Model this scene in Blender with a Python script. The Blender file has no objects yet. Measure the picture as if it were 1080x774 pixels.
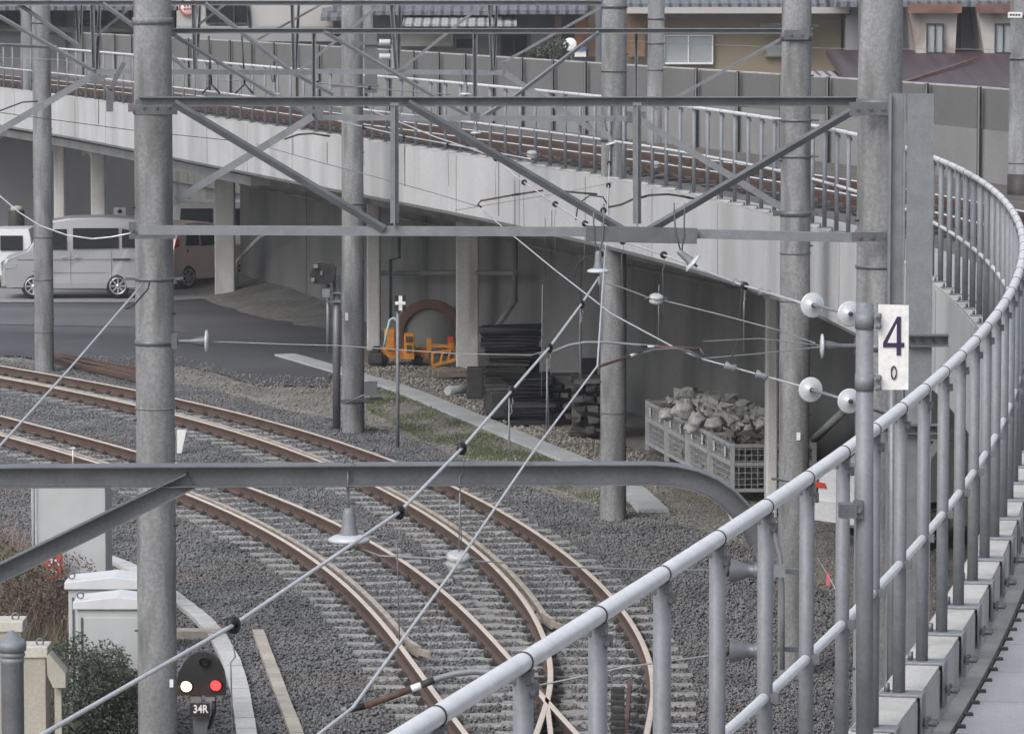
import bpy, math, random
import numpy as np
from mathutils import Vector, Matrix, noise
R = math.radians
random.seed(7); rng = np.random.default_rng(7)
sc = bpy.context.scene
col = sc.collection

# ---------------------------------------------------------------- camera, light, exposure
F = 4500.0; CAMZ = 7.4; PITCH = math.atan(407.0/F)
cam_d = bpy.data.cameras.new("camera"); cam = bpy.data.objects.new("camera", cam_d); col.objects.link(cam)
cam.location = (0, 0, CAMZ); cam.rotation_euler = (math.pi/2 - PITCH, 0, 0)
cam_d.sensor_width = 36; cam_d.sensor_fit = 'HORIZONTAL'; cam_d.lens = 36*F/1080
cam_d.clip_start = 0.5; cam_d.clip_end = 2000
sc.camera = cam
w = bpy.data.worlds.new("World"); sc.world = w; w.use_nodes = True
nt = w.node_tree; nt.nodes.clear()
sky = nt.nodes.new('ShaderNodeTexSky'); sky.sky_type = 'NISHITA'; sky.sun_disc = False
SUN_EL, SUN_AZ = 42, 215
sky.sun_elevation = R(SUN_EL); sky.sun_rotation = R(SUN_AZ); sky.air_density = 1.0; sky.dust_density = 3.0
hs = nt.nodes.new('ShaderNodeHueSaturation'); hs.inputs['Saturation'].default_value = 0.42   # overcast: the blue of the sky greyed
bg = nt.nodes.new('ShaderNodeBackground'); bg.inputs['Strength'].default_value = 0.15
wo = nt.nodes.new('ShaderNodeOutputWorld')
nt.links.new(sky.outputs[0], hs.inputs['Color']); # overcast sky: brighter overhead than at the horizon
tcw = nt.nodes.new('ShaderNodeTexCoord'); sxyz = nt.nodes.new('ShaderNodeSeparateXYZ'); mr = nt.nodes.new('ShaderNodeMapRange')
mr.inputs[1].default_value = 0.0; mr.inputs[2].default_value = 1.0; mr.inputs[3].default_value = 0.55; mr.inputs[4].default_value = 1.7
mxs = nt.nodes.new('ShaderNodeVectorMath'); mxs.operation = 'SCALE'
nt.links.new(tcw.outputs['Generated'], sxyz.inputs[0]); nt.links.new(sxyz.outputs['Z'], mr.inputs[0]); nt.links.new(hs.outputs[0], mxs.inputs[0]); nt.links.new(mr.outputs[0], mxs.inputs['Scale'])
nt.links.new(mxs.outputs[0], bg.inputs[0]); nt.links.new(bg.outputs[0], wo.inputs[0])
sd = bpy.data.lights.new("sun", 'SUN'); sd.energy = 0.9; sd.angle = R(40); sd.color = (1.0, 0.98, 0.96)
so = bpy.data.objects.new("sun", sd); col.objects.link(so)
az = R(SUN_AZ); el = R(SUN_EL)
sv = Vector((math.sin(az)*math.cos(el), math.cos(az)*math.cos(el), math.sin(el)))
so.rotation_euler = sv.to_track_quat('Z', 'Y').to_euler(); so.location = (0, 0, 60)
sc.view_settings.view_transform = 'Standard'; sc.view_settings.look = 'None'
sc.view_settings.exposure = 0.45; sc.view_settings.gamma = 1.0; sc.view_settings.use_curve_mapping = False

# ---------------------------------------------------------------- pixel helpers (1080 x 774 photograph)
def ray(px, py):
    a = (px-540)/F; b = -(py-387)/F
    return Vector((a, math.cos(PITCH)+b*math.sin(PITCH), -math.sin(PITCH)+b*math.cos(PITCH)))
def P(px, py, Y):
    d = ray(px, py); return Vector((0, 0, CAMZ)) + d*(Y/d.y)
def G(px, py, z=0.0):
    d = ray(px, py); return Vector((0, 0, CAMZ)) + d*((z-CAMZ)/d.z)
def S(Y): return F/Y

# ---------------------------------------------------------------- materials
def mat(name, base, rough=0.7, metal=0.0, spec=0.4, var=0.25, scale=3.0, stretch=(1, 1, 1), fine=0.12, fscale=40.0, bump=0.0, bscale=60.0,
        stain=None, stain_amt=0.0, stain_scale=1.2, stain_stretch=(1, 1, 0.12), emit=None, emit_s=0.0, trans=0.0):
    m = bpy.data.materials.new(name); m.use_nodes = True; n = m.node_tree; N = n.nodes; L = n.links
    b = N['Principled BSDF']; b.inputs['Roughness'].default_value = rough; b.inputs['Metallic'].default_value = metal
    b.inputs['Specular IOR Level'].default_value = spec
    tc = N.new('ShaderNodeTexCoord'); mp = N.new('ShaderNodeMapping'); mp.inputs['Scale'].default_value = stretch
    L.new(tc.outputs['Object'], mp.inputs[0])
    def nz(sc_, vec, det=5):
        t = N.new('ShaderNodeTexNoise'); t.inputs['Scale'].default_value = sc_; t.inputs['Detail'].default_value = det
        L.new(vec, t.inputs['Vector']); return t.outputs[0]
    def mx(f, a, c, mode='MIX'):
        x = N.new('ShaderNodeMix'); x.data_type = 'RGBA'; x.blend_type = mode
        if isinstance(f, float): x.inputs[0].default_value = f
        else: L.new(f, x.inputs[0])
        for i, v in ((6, a), (7, c)):
            if hasattr(v, 'links'): L.new(v, x.inputs[i])
            else: x.inputs[i].default_value = (*v, 1)
        return x.outputs[2]
    def ramp(v, a, c):
        r = N.new('ShaderNodeMapRange'); r.inputs[1].default_value = a; r.inputs[2].default_value = c; L.new(v, r.inputs[0]); return r.outputs[0]
    lo = tuple(c*(1-var) for c in base); hi = tuple(min(1, c*(1+var)) for c in base)
    c = mx(ramp(nz(scale, mp.outputs[0]), .3, .7), lo, hi)
    if fine > 0:
        c = mx(ramp(nz(fscale, tc.outputs['Object'], 3), .3, .7), mx(1.0, c, (1-fine,)*3, 'MULTIPLY'), mx(1.0, c, (1+fine,)*3, 'MULTIPLY'))
    if stain:
        m2 = N.new('ShaderNodeMapping'); m2.inputs['Scale'].default_value = stain_stretch; L.new(tc.outputs['Object'], m2.inputs[0])
        f = ramp(nz(stain_scale, m2.outputs[0], 7), .48, .68)
        mm = N.new('ShaderNodeMath'); mm.operation = 'MULTIPLY'; mm.inputs[1].default_value = stain_amt; L.new(f, mm.inputs[0])
        c = mx(mm.outputs[0], c, stain)
    L.new(c, b.inputs['Base Color'])
    if bump > 0:
        bp = N.new('ShaderNodeBump'); bp.inputs['Strength'].default_value = bump; bp.inputs['Distance'].default_value = 0.02
        L.new(nz(bscale, tc.outputs['Object'], 4), bp.inputs['Height']); L.new(bp.outputs[0], b.inputs['Normal'])
    if emit: b.inputs['Emission Color'].default_value = (*emit, 1); b.inputs['Emission Strength'].default_value = emit_s
    if trans: b.inputs['Transmission Weight'].default_value = trans
    return m
def wave_mat(name, base, axis, sc_, depth, **k):
    m = mat(name, base, **k); N = m.node_tree.nodes; L = m.node_tree.links
    tc = N.new('ShaderNodeTexCoord'); wv = N.new('ShaderNodeTexWave'); wv.bands_direction = axis; wv.inputs['Scale'].default_value = sc_
    bp = N.new('ShaderNodeBump'); bp.inputs['Strength'].default_value = 1; bp.inputs['Distance'].default_value = depth
    L.new(tc.outputs['Object'], wv.inputs['Vector']); L.new(wv.outputs['Fac'], bp.inputs['Height']); L.new(bp.outputs[0], N['Principled BSDF'].inputs['Normal'])
    return m
M = {}
M['pole'] = mat('pole_concrete', (.205, .21, .215), .85, var=.22, scale=2.2, stretch=(1, 1, .5), fine=.2, fscale=34, stain=(.105, .105, .105), stain_amt=.9, stain_scale=3, stain_stretch=(2, 2, .35), bump=.2, bscale=50)
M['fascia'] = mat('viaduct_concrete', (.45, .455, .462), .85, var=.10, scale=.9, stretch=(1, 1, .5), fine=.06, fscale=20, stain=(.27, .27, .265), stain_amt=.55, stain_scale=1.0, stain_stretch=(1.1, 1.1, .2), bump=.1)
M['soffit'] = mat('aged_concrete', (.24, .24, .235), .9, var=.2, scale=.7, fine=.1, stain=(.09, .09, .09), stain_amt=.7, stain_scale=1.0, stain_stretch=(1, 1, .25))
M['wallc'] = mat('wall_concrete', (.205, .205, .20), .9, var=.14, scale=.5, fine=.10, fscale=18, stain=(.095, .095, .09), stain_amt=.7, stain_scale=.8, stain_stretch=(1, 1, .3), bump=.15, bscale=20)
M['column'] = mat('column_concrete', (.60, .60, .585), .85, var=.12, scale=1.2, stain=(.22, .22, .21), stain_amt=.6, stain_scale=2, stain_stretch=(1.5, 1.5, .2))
M['kerb'] = mat('kerb_concrete', (.42, .415, .395), .85, var=.12, scale=3, fine=.10, fscale=60, stain=(.27, .26, .24), stain_amt=.7, stain_scale=5, stain_stretch=(1, 1, .5), bump=.25, bscale=90)
M['slab'] = mat('slab_concrete', (.31, .32, .33), .85, var=.10, scale=2, fine=.10, fscale=80, bump=.2, bscale=120)
M['galv'] = mat('galvanised_steel', (.185, .197, .213), .55, .15, .4, var=.12, scale=9, fine=.09, fscale=70)
M['galvd'] = mat('weathered_steel', (.128, .135, .147), .42, .25, .5, var=.18, scale=5, fine=.12, fscale=50, stain=(.10, .10, .11), stain_amt=.5, stain_scale=3, stain_stretch=(1, 1, 1))
M['rail_tube'] = mat('handrail_tube', (.70, .705, .72), .30, .2, .6, var=.08, scale=14, fine=.06, fscale=60)
M['dark'] = mat('black_rubber', (.012, .012, .013), .5, var=.2)
M['darkst'] = mat('dark_iron', (.045, .043, .042), .6, .2, var=.3, scale=8)
M['rust'] = mat('rusted_rail', (.100, .064, .050), .75, .1, var=.25, scale=3, fine=.25, fscale=30, stain=(.06, .045, .042), stain_amt=.6, stain_scale=3)
M['railtop'] = mat('polished_head_sky_sheen', (.66, .57, .49), .42, .2, .6, var=.10, scale=4)  # pale base colour stands in for sky reflected on the worn head
M['guard'] = mat('guard_rail_steel', (.42, .37, .32), .45, .2, .5, var=.25, scale=5, stain=(.20, .14, .11), stain_amt=.4, stain_scale=4, stain_stretch=(1, 1, 1))
M['sleeper'] = mat('sleeper_concrete', (.245, .243, .235), .9, var=.25, scale=5, fine=.2, fscale=30)
M['wire'] = mat('bright_wire', (.62, .62, .64), .35, .5, .6, var=.1)
M['wired'] = mat('dull_wire', (.22, .23, .24), .5, .4, .5, var=.15)
M['porc'] = mat('white_porcelain', (.43, .455, .48), .2, 0, .7, var=.06, fine=.03)
M['porcg'] = mat('grey_porcelain', (.36, .37, .37), .35, 0, .5, var=.15, scale=20)
M['cage'] = mat('cage_steel', (.40, .41, .42), .6, .1, var=.15, scale=6)
M['asphalt'] = mat('asphalt', (.062, .064, .072), .75, var=.3, scale=.35, stretch=(.5, 1, 1), fine=.18, fscale=25, stain=(.10, .10, .108), stain_amt=.9, stain_scale=.16, stain_stretch=(.25, 1.4, 1))
M['dirt'] = mat('dirt_gravel', (.20, .19, .172), .95, var=.25, scale=.6, fine=.3, fscale=9, stain=(.12, .115, .085), stain_amt=.6, stain_scale=.5, stain_stretch=(1, 1, 1), bump=.8, bscale=14)
M['ballast_bed'] = mat('ballast_bed', (.06, .062, .066), .95, var=.3, scale=4, fine=.4, fscale=14, bump=1, bscale=18)
M['stone'] = mat('ballast_stone', (.136, .139, .143), .9, var=.3, scale=1.0, fine=.35, fscale=9, stain=(.135, .115, .10), stain_amt=.55, stain_scale=.5, stain_stretch=(1, 1, 1))
M['trough'] = mat('trough_concrete', (.36, .38, .385), .85, var=.12, scale=1.2, fine=.12, fscale=15)
M['troughw'] = mat('pale_trough_concrete', (.43, .43, .415), .85, var=.12, scale=2, fine=.12, fscale=20)
M['trought'] = mat('tan_trough_concrete', (.34, .31, .27), .85, var=.2, scale=2, fine=.12, fscale=20)
M['grass'] = mat('grass', (.085, .11, .045), .9, var=.45, scale=1.5)
M['weed'] = mat('dry_weeds', (.22, .15, .12), .9, var=.4, scale=2)
M['leaf'] = mat('shrub_leaf', (.06, .078, .055), .7, var=.5, scale=5)
M['stem'] = mat('stem', (.10, .08, .06), .9)
M['cab'] = mat('grey_cabinet_paint', (.42, .435, .44), .5, var=.06, scale=3, fine=.02, stain=(.30, .30, .30), stain_amt=.4, stain_scale=2)
M['cabtop'] = mat('cabinet_roof_paint', (.55, .56, .57), .5, var=.05, fine=.02)
M['beige'] = mat('beige_box_paint', (.36, .34, .29), .6, var=.1, scale=3, stain=(.22, .20, .17), stain_amt=.6, stain_scale=4)
M['lamp_y'] = mat('lit_amber_lamp', (1, .6, .2), emit=(1, .80, .45), emit_s=2.0, var=0, fine=0)
M['lamp_r'] = mat('lit_red_lamp', (1, .03, .03), emit=(1, .05, .05), emit_s=1.9, var=0, fine=0)
M['glass'] = mat('dark_window_glass', (.012, .013, .015), .18, 0, .25, var=.1)
M['glassl'] = mat('pale_window_glass', (.30, .33, .35), .15, 0, .7, var=.2, scale=.8)
M['silver'] = mat('silver_car_paint', (.40, .40, .42), .32, .45, .6, var=.03, fine=.02)
M['white'] = mat('white_paint', (.70, .70, .69), .4, var=.04)
M['whitecar'] = mat('white_car_paint', (.62, .63, .64), .3, 0, .6, var=.03)
M['pink'] = mat('pink_car_paint', (.80, .62, .59), .3, .2, .6, var=.04)
M['black'] = mat('black_plastic', (.02, .02, .02), .5, var=.2)
M['chrome'] = mat('alloy_wheel', (.5, .5, .52), .3, .7, .5, var=.05)
M['red'] = mat('red_lens', (.55, .04, .03), .3, var=.1)
M['redsign'] = mat('red_sign', (.42, .06, .05), .5, var=.15)
M['yellow'] = mat('yellow_plate', (.62, .48, .10), .5, var=.05)
M['orange'] = mat('orange_machine_paint', (.70, .27, .035), .5, var=.15, scale=6, stain=(.25, .12, .05), stain_amt=.6, stain_scale=6, stain_stretch=(1, 1, 1))
M['green'] = mat('green_plastic', (.05, .25, .08), .5)
M['wood'] = mat('weathered_wood', (.24, .20, .165), .9, var=.3, scale=3, stretch=(1, 1, 6))
M['woodd'] = mat('creosoted_wood', (.060, .056, .054), .9, var=.35, scale=5)
M['bag'] = mat('dirty_sack', (.43, .425, .41), .9, var=.25, scale=6, fine=.2)
M['rubble'] = mat('rubble', (.13, .12, .11), .95, var=.45, scale=9, fine=.3)
M['barrier'] = mat('barrier_panel', (.138, .138, .137), .85, var=.08, scale=.8, fine=.07, fscale=14, stain=(.15, .15, .14), stain_amt=.5, stain_scale=.8)
M['barrierl'] = mat('barrier_base_concrete', (.22, .22, .217), .85, var=.12, scale=.8, stain=(.24, .24, .23), stain_amt=.7, stain_scale=1.8)
M['tan'] = mat('tan_render', (.235, .20, .145), .9, var=.08, scale=.6)
M['cream'] = mat('cream_wall', (.36, .355, .34), .9, var=.07, scale=.6, stain=(.36, .34, .31), stain_amt=.5)
M['greyw'] = mat('grey_house_wall', (.26, .26, .27), .9, var=.1, scale=.5)
M['stucco'] = mat('stained_stucco', (.40, .385, .37), .9, var=.12, scale=1.5, stain=(.17, .11, .095), stain_amt=.9, stain_scale=1.6, stain_stretch=(1, 1, .35))
M['rustband'] = mat('rusty_flashing', (.17, .09, .07), .8, var=.35, scale=2)
M['tile'] = wave_mat('blue_grey_roof_tile', (.12, .128, .145), 'X', 1.1, .08, rough=.45, var=.15, scale=3)
M['tile2'] = wave_mat('corrugated_canopy', (.33, .33, .34), 'X', 1.2, .10, rough=.5, var=.15, scale=3)
M['redroof'] = wave_mat('dark_red_metal_roof', (.055, .035, .040), 'X', .55, .05, rough=.5, var=.15, scale=2)
M['navy'] = mat('navy_lettering', (.035, .02, .06), .6, var=.05, fine=0)

# ---------------------------------------------------------------- mesh builder
class MB:
    def __init__(s): s.v = []; s.f = []; s.smooth = []
    def add(s, vs, fs, smooth=False):
        o = len(s.v); s.v += [Vector(v) for v in vs]; s.f += [tuple(i+o for i in f) for f in fs]; s.smooth += [smooth]*len(fs); return s
    def box(s, c, size, rz=0.0, rot=None):
        hx, hy, hz = size[0]/2, size[1]/2, size[2]/2
        m = rot if rot is not None else Matrix.Rotation(rz, 3, 'Z')
        vs = [Vector(c) + m @ Vector((x*hx, y*hy, z*hz)) for z in (-1, 1) for (x, y) in ((-1, -1), (1, -1), (1, 1), (-1, 1))]
        return s.add(vs, [(3, 2, 1, 0), (4, 5, 6, 7), (0, 1, 5, 4), (1, 2, 6, 5), (2, 3, 7, 6), (3, 0, 4, 7)])
    def frame(s, a, b, up=Vector((0, 0, 1))):
        d = (b-a).normalized()
        if abs(d.dot(up)) > .98: up = Vector((0, 1, 0))
        x = d.cross(up).normalized(); z = x.cross(d).normalized(); return d, x, z
    def bar(s, a, b, w_, h_, up=Vector((0, 0, 1))):
        a = Vector(a); b = Vector(b); d, x, z = s.frame(a, b, up)
        vs = [p + x*i*w_/2 + z*j*h_/2 for p in (a, b) for (i, j) in ((-1, -1), (1, -1), (1, 1), (-1, 1))]
        return s.add(vs, [(0, 1, 2, 3), (7, 6, 5, 4), (1, 0, 4, 5), (2, 1, 5, 6), (3, 2, 6, 7), (0, 3, 7, 4)])
    def angle(s, a, b, w_, h_, t, side=-1):
        # L section seen from the front: upright flange of height h_, horizontal flange of depth w_ on its top edge
        a = Vector(a); b = Vector(b); d, x, z = s.frame(a, b)
        if x.y < 0: x = -x
        # corner towards the viewer: the upper leg leans back and catches the sky, the lower leg leans under
        q = h_*.16; w_ = h_*.42
        prof = [(w_, -h_/2), (0, q), (w_, h_/2), (w_+t, h_/2), (t*1.6, q), (w_+t, -h_/2)]
        vs = [p + x*i + z*j for p in (a, b) for (i, j) in prof]; n = 6
        return s.add(vs, [tuple(range(n)), tuple(range(2*n-1, n-1, -1))] + [((i+1) % n, i, n+i, n+(i+1) % n) for i in range(n)])
    def chan(s, pts, depth, h_, t):
        # channel section swept along points, flanges towards the camera (-Y)
        pts = [Vector(p) for p in pts]; n = 8
        prof = [(0, -h_/2), (0, -h_/2+t), (.06, -h_/2+t), (.06, h_/2-t), (0, h_/2-t), (0, h_/2), (max(depth, .061), h_/2), (max(depth, .061), -h_/2)]
        vs = []
        for k, p in enumerate(pts):
            d = (pts[min(k+1, len(pts)-1)] - pts[max(k-1, 0)]).normalized(); y = Vector((0, 1, 0)); z = d.cross(y).normalized()*-1
            if d.x < 0: z = -z
            vs += [p + y*i + z*j for (i, j) in prof]
        fs = [tuple(range(n)), tuple((len(pts)-1)*n + i for i in range(n-1, -1, -1))]
        for k in range(len(pts)-1): fs += [(k*n+(i+1) % n, k*n+i, (k+1)*n+i, (k+1)*n+(i+1) % n) for i in range(n)]
        return s.add(vs, fs)
    def tube(s, pts, r, seg=8, caps=True, smooth=True):
        pts = [Vector(p) for p in pts]; vs = []; fs = []
        rs = r if isinstance(r, (list, tuple)) else [r]*len(pts)
        ux = None
        for k, p in enumerate(pts):
            d = (pts[min(k+1, len(pts)-1)] - pts[max(k-1, 0)]).normalized()
            if ux is None: ux = d.orthogonal().normalized()
            ux = (ux - d*ux.dot(d)).normalized(); uy = d.cross(ux)
            vs += [p + (ux*math.cos(2*math.pi*i/seg) + uy*math.sin(2*math.pi*i/seg))*rs[k] for i in range(seg)]
        for k in range(len(pts)-1):
            fs += [(k*seg+i, k*seg+(i+1) % seg, (k+1)*seg+(i+1) % seg, (k+1)*seg+i) for i in range(seg)]
        s.add(vs, fs, smooth)
        if caps:
            o = len(s.v)-len(vs); s.f += [tuple(o+i for i in range(seg-1, -1, -1)), tuple(o+(len(pts)-1)*seg+i for i in range(seg))]; s.smooth += [False, False]
        return s
    def lathe(s, prof, c, axis=Vector((0, 0, 1)), seg=20):
        # prof: list of (radius, height along axis)
        ax = Vector(axis).normalized(); ux = ax.orthogonal().normalized(); uy = ax.cross(ux); c = Vector(c); vs = []; n = len(prof)
        for r, h in prof: vs += [c + ax*h + (ux*math.cos(2*math.pi*i/seg) + uy*math.sin(2*math.pi*i/seg))*max(r, 1e-4) for i in range(seg)]
        fs = []
        for k in range(n-1): fs += [(k*seg+i, k*seg+(i+1) % seg, (k+1)*seg+(i+1) % seg, (k+1)*seg+i) for i in range(seg)]
        s.add(vs, fs, True); return s
    def poly(s, pts, thick, n=Vector((0, 1, 0))):
        # flat polygon extruded along n
        pts = [Vector(p) for p in pts]; k = len(pts); n = Vector(n)
        vs = pts + [p + n*thick for p in pts]
        return s.add(vs, [tuple(range(k)), tuple(range(2*k-1, k-1, -1))] + [((i+1) % k, i, k+i, k+(i+1) % k) for i in range(k)])
    def build(s, name, m, parent=None, loc=None, bevel=0.0):
        me = bpy.data.meshes.new(name)
        off = Vector(loc) if loc is not None else Vector((0, 0, 0))
        base = off if loc is not None else (world_loc(parent) if parent else off)
        me.from_pydata([tuple(v-base) for v in s.v], [], s.f)
        me.polygons.foreach_set('use_smooth', s.smooth)
        me.materials.append(m)
        o = bpy.data.objects.new(name, me); col.objects.link(o)
        import bmesh
        bm = bmesh.new(); bm.from_mesh(me); bmesh.ops.recalc_face_normals(bm, faces=bm.faces); bm.to_mesh(me); bm.free()
        if parent: o.parent = parent
        if loc is not None: o.location = off - (world_loc(parent) if parent else Vector((0, 0, 0)))
        if bevel > 0:
            b = o.modifiers.new('bevel', 'BEVEL'); b.width = bevel; b.segments = 2; b.limit_method = 'ANGLE'
        return o
def world_loc(o):
    l = Vector((0, 0, 0))
    while o: l = l + Vector(o.location); o = o.parent
    return l
def tag(o, label=None, cat=None, group=None, kind=None):
    if label: o['label'] = label
    if cat: o['category'] = cat
    if group: o['group'] = group
    if kind: o['kind'] = kind
    return o
def thing(name, label, cat, loc=(0, 0, 0), group=None):
    o = bpy.data.objects.new(name, None); col.objects.link(o); o.location = loc; o.empty_display_size = .2
    return tag(o, label, cat, group)
def copy_tree(o, parent=None):
    c = o.copy(); col.objects.link(c); c.parent = parent
    for ch in o.children: copy_tree(ch, c)
    return c
def np_mesh(name, verts, faces_flat, nper, m, parent=None, kind=None, loc=(0, 0, 0)):
    me = bpy.data.meshes.new(name); nv = len(verts); nf = len(faces_flat)//nper
    me.vertices.add(nv); me.vertices.foreach_set('co', np.asarray(verts, dtype=np.float32).ravel())
    me.loops.add(nf*nper); me.loops.foreach_set('vertex_index', np.asarray(faces_flat, dtype=np.int32))
    me.polygons.add(nf); me.polygons.foreach_set('loop_start', np.arange(0, nf*nper, nper, dtype=np.int32))
    me.update(calc_edges=True); me.validate(); me.materials.append(m)
    o = bpy.data.objects.new(name, me); col.objects.link(o); o.location = loc
    if parent: o.parent = parent
    if kind: o['kind'] = kind
    return o

# ---------------------------------------------------------------- viaduct curve (near fence line), X as a function of Y
cp = np.array([(4, -1.42), (8.9, -.24), (11.4, .40), (12.8, .76), (14.2, 1.10), (15.73, 1.44), (16.5, 1.59), (17.24, 1.74), (18.7, 2.02), (19.4, 2.15), (21.4, 2.48), (27.2, 3.23), (30, 3.5),
               (33.7, 3.74), (38.2, 3.82), (44.7, 3.58), (49.8, 2.98), (53.1, 2.36), (58, 1.35), (64, 0), (73, -2.6), (80, -4.8), (92, -8.1), (100, -10.4), (107, -12.7), (120, -17), (130, -20.5)])
_pf = np.polynomial.Polynomial.fit(cp[:, 0], cp[:, 1], 9, w=1/np.sqrt(cp[:, 0]))
_pd = _pf.deriv()
def fx(Y): return float(_pf(Y))
def fdir(Y):
    d = Vector((float(_pd(Y)), 1, 0)); return d.normalized()
def fp(Y, d=0.0, z=0.0):
    t = fdir(Y); n = Vector((t.y, -t.x, 0)); p = Vector((fx(Y), Y, z)) + n*d; return p
ys = [3.0]; arc = [0.0]
while ys[-1] < 128:
    y = ys[-1]; dy = .1; ys.append(y+dy); arc.append(arc[-1] + dy*math.sqrt(1+float(_pd(y+.05))**2))
def y_at(s_): return float(np.interp(s_, arc, ys))
def s_at(y): return float(np.interp(y, ys, arc))
def loft(y0, y1, prof, step=1.0):
    mb = MB(); s0, s1 = s_at(y0), s_at(y1); n = max(2, int((s1-s0)/step)+1); k = len(prof); vs = []; fs = []
    for i in range(n+1):
        y = y_at(s0+(s1-s0)*i/n); vs += [fp(y, d, z) for d, z in prof]
    for i in range(n): fs += [(i*k+j, i*k+(j+1) % k, (i+1)*k+(j+1) % k, (i+1)*k+j) for j in range(k)]
    fs += [tuple(range(k-1, -1, -1)), tuple(n*k+j for j in range(k))]
    mb.add(vs, fs); return mb

# ================================================================ GROUND
ZG = -0.06
def sheet(name, pts, z, m, thick=0.0):
    mb = MB()
    if thick: mb.poly([Vector((p.x, p.y, z-thick)) for p in pts], thick, Vector((0, 0, 1)))
    else: mb.add([Vector((p.x, p.y, z)) for p in pts], [tuple(range(len(pts)))])
    o = mb.build(name, m); o['kind'] = 'structure'; return o
sheet('ground', [Vector((-400, -60, 0)), Vector((400, -60, 0)), Vector((400, 1200, 0)), Vector((-400, 1200, 0))], ZG, M['dirt'])
def gp(l, z=0.0): return [G(x, y, z) for x, y in l]
sheet('car_park', gp([(-140, 372), (20, 374), (60, 380), (145, 390), (190, 383), (232, 392), (268, 404), (345, 406), (352, 386), (352, 338), (310, 326), (250, 317), (225, 309), (120, 303), (-140, 296)]), -0.03, M['asphalt'])
sheet('asphalt_strip', gp([(-140, 343), (0, 341), (145, 344), (200, 350), (160, 326), (60, 324), (-140, 322)]), -0.02, mat('worn_asphalt', (.105, .11, .12), .8, var=.15, scale=.5, fine=.15, fscale=20))
sheet('pavement', gp([(-140, 318), (60, 318), (150, 318), (222, 314), (236, 309), (120, 306), (-140, 301)]), -0.015, mat('pale_pavement', (.22, .22, .22), .85, var=.15, scale=.6))
bedpts = [(-160, 380), (0, 379), (70, 386), (145, 398), (190, 404), (230, 412), (300, 432), (345, 440), (380, 446), (440, 462), (520, 500), (600, 527), (700, 545), (790, 575), (900, 640), (1000, 760), (1000, 860), (-100, 860), (-160, 520)]
sheet('ballast_bed', gp(bedpts), -0.045, M['ballast_bed'])

# bank of earth at the foot of the wall
def mound(name, rows, m, amp=.05, kind='structure'):
    vs = []; fs = []; k = len(rows[0])
    for r_ in rows:
        for p in r_: vs.append(p + Vector((0, 0, noise.noise(p*1.7)*amp + noise.noise(p*6)*amp*.4)))
    for i in range(len(rows)-1):
        for j in range(k-1): fs.append((i*k+j, i*k+j+1, (i+1)*k+j+1, (i+1)*k+j))
    o = MB().add(vs, fs, True).build(name, m); o['kind'] = kind; return o
WALL_D = 4.75
rows = []
for i in range(12):
    t = i/11; row = []
    for j in range(60):
        Y = 60 + j*.75; w0 = WALL_D-2.6 + t*2.65
        row.append(fp(Y, w0, -.09 + .36*max(0, t)**1.6 * (0.08+min(1, max(0, (Y-88)/8)))))
    rows.append(row)
mound('earth_bank', rows, mat('tan_earth', (.18, .175, .165), .95, var=.25, scale=1.2, fine=.3, fscale=9), .03)

# ---------------------------------------------------------------- ballast stones (uncountable)
def in_poly(x, y, poly):
    c = np.zeros(len(x), bool); n = len(poly); j = n-1
    for i in range(n):
        xi, yi = poly[i]; xj, yj = poly[j]
        cond = ((yi > y) != (yj > y)) & (x < (xj-xi)*(y-yi)/((yj-yi)+1e-12)+xi); c ^= cond; j = i
    return c
def stones(name, poly, n, smin, smax, m, z0=-.05, zj=.05, low=None):
    P_ = np.array([(p.x, p.y) for p in poly]); lo = P_.min(0); hi = P_.max(0)
    hi = np.minimum(hi, [6.5, 84.5]); lo = np.maximum(lo, [-12, 40.2])
    x = rng.uniform(lo[0], hi[0], n); y = rng.uniform(lo[1], hi[1], n)
    k = in_poly(x, y, P_) & (np.abs(x) < y*.124+.3); x = x[k]; y = y[k]
    base = np.array([(1, 0, 0), (0, 1, 0), (-1, 0, 0), (0, -1, 0), (0, 0, 1), (0, 0, -1)], float)
    tri = np.array([(0, 1, 4), (1, 2, 4), (2, 3, 4), (3, 0, 4), (1, 0, 5), (2, 1, 5), (3, 2, 5), (0, 3, 5)])
    N_ = len(x); sz = rng.uniform(smin, smax, (N_, 1, 1))*rng.uniform(.55, 1.25, (N_, 6, 1))
    a = rng.uniform(0, 6.28, N_); b = rng.uniform(-.7, .7, N_)
    v = np.repeat(base[None], N_, 0)*sz*np.array([1.1, .9, .75]) + rng.normal(0, .12, (N_, 6, 3))*smin
    ca, sa, cb, sb = np.cos(a), np.sin(a), np.cos(b), np.sin(b)
    X = v[..., 0]*cb[:, None]-v[..., 2]*sb[:, None]; Z = v[..., 0]*sb[:, None]+v[..., 2]*cb[:, None]; Yy = v[..., 1]
    X, Yy = X*ca[:, None]-Yy*sa[:, None], X*sa[:, None]+Yy*ca[:, None]
    V = np.stack([X+x[:, None], Yy+y[:, None], Z+(z0+rng.uniform(0, zj, N_)-(.011*low(x, y) if low else 0))[:, None]], -1).reshape(-1, 3)
    Fc = (tri[None]+(np.arange(N_)*6)[:, None, None]).reshape(-1)
    return np_mesh(name, V, Fc, 3, m, kind='stuff')
sp = [(60, 368), (190, 378), (268, 400), (345, 402), (400, 400), (470, 428), (560, 465), (640, 492), (780, 560), (900, 620), (900, 760), (700, 560), (520, 505), (380, 450), (230, 414), (60, 390)]
stones('gravel_verge', gp(sp), 26000, .015, .035, mat('verge_stone', (.21, .205, .19), .9, var=.45, scale=1.5), z0=-.055, zj=.02)
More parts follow.
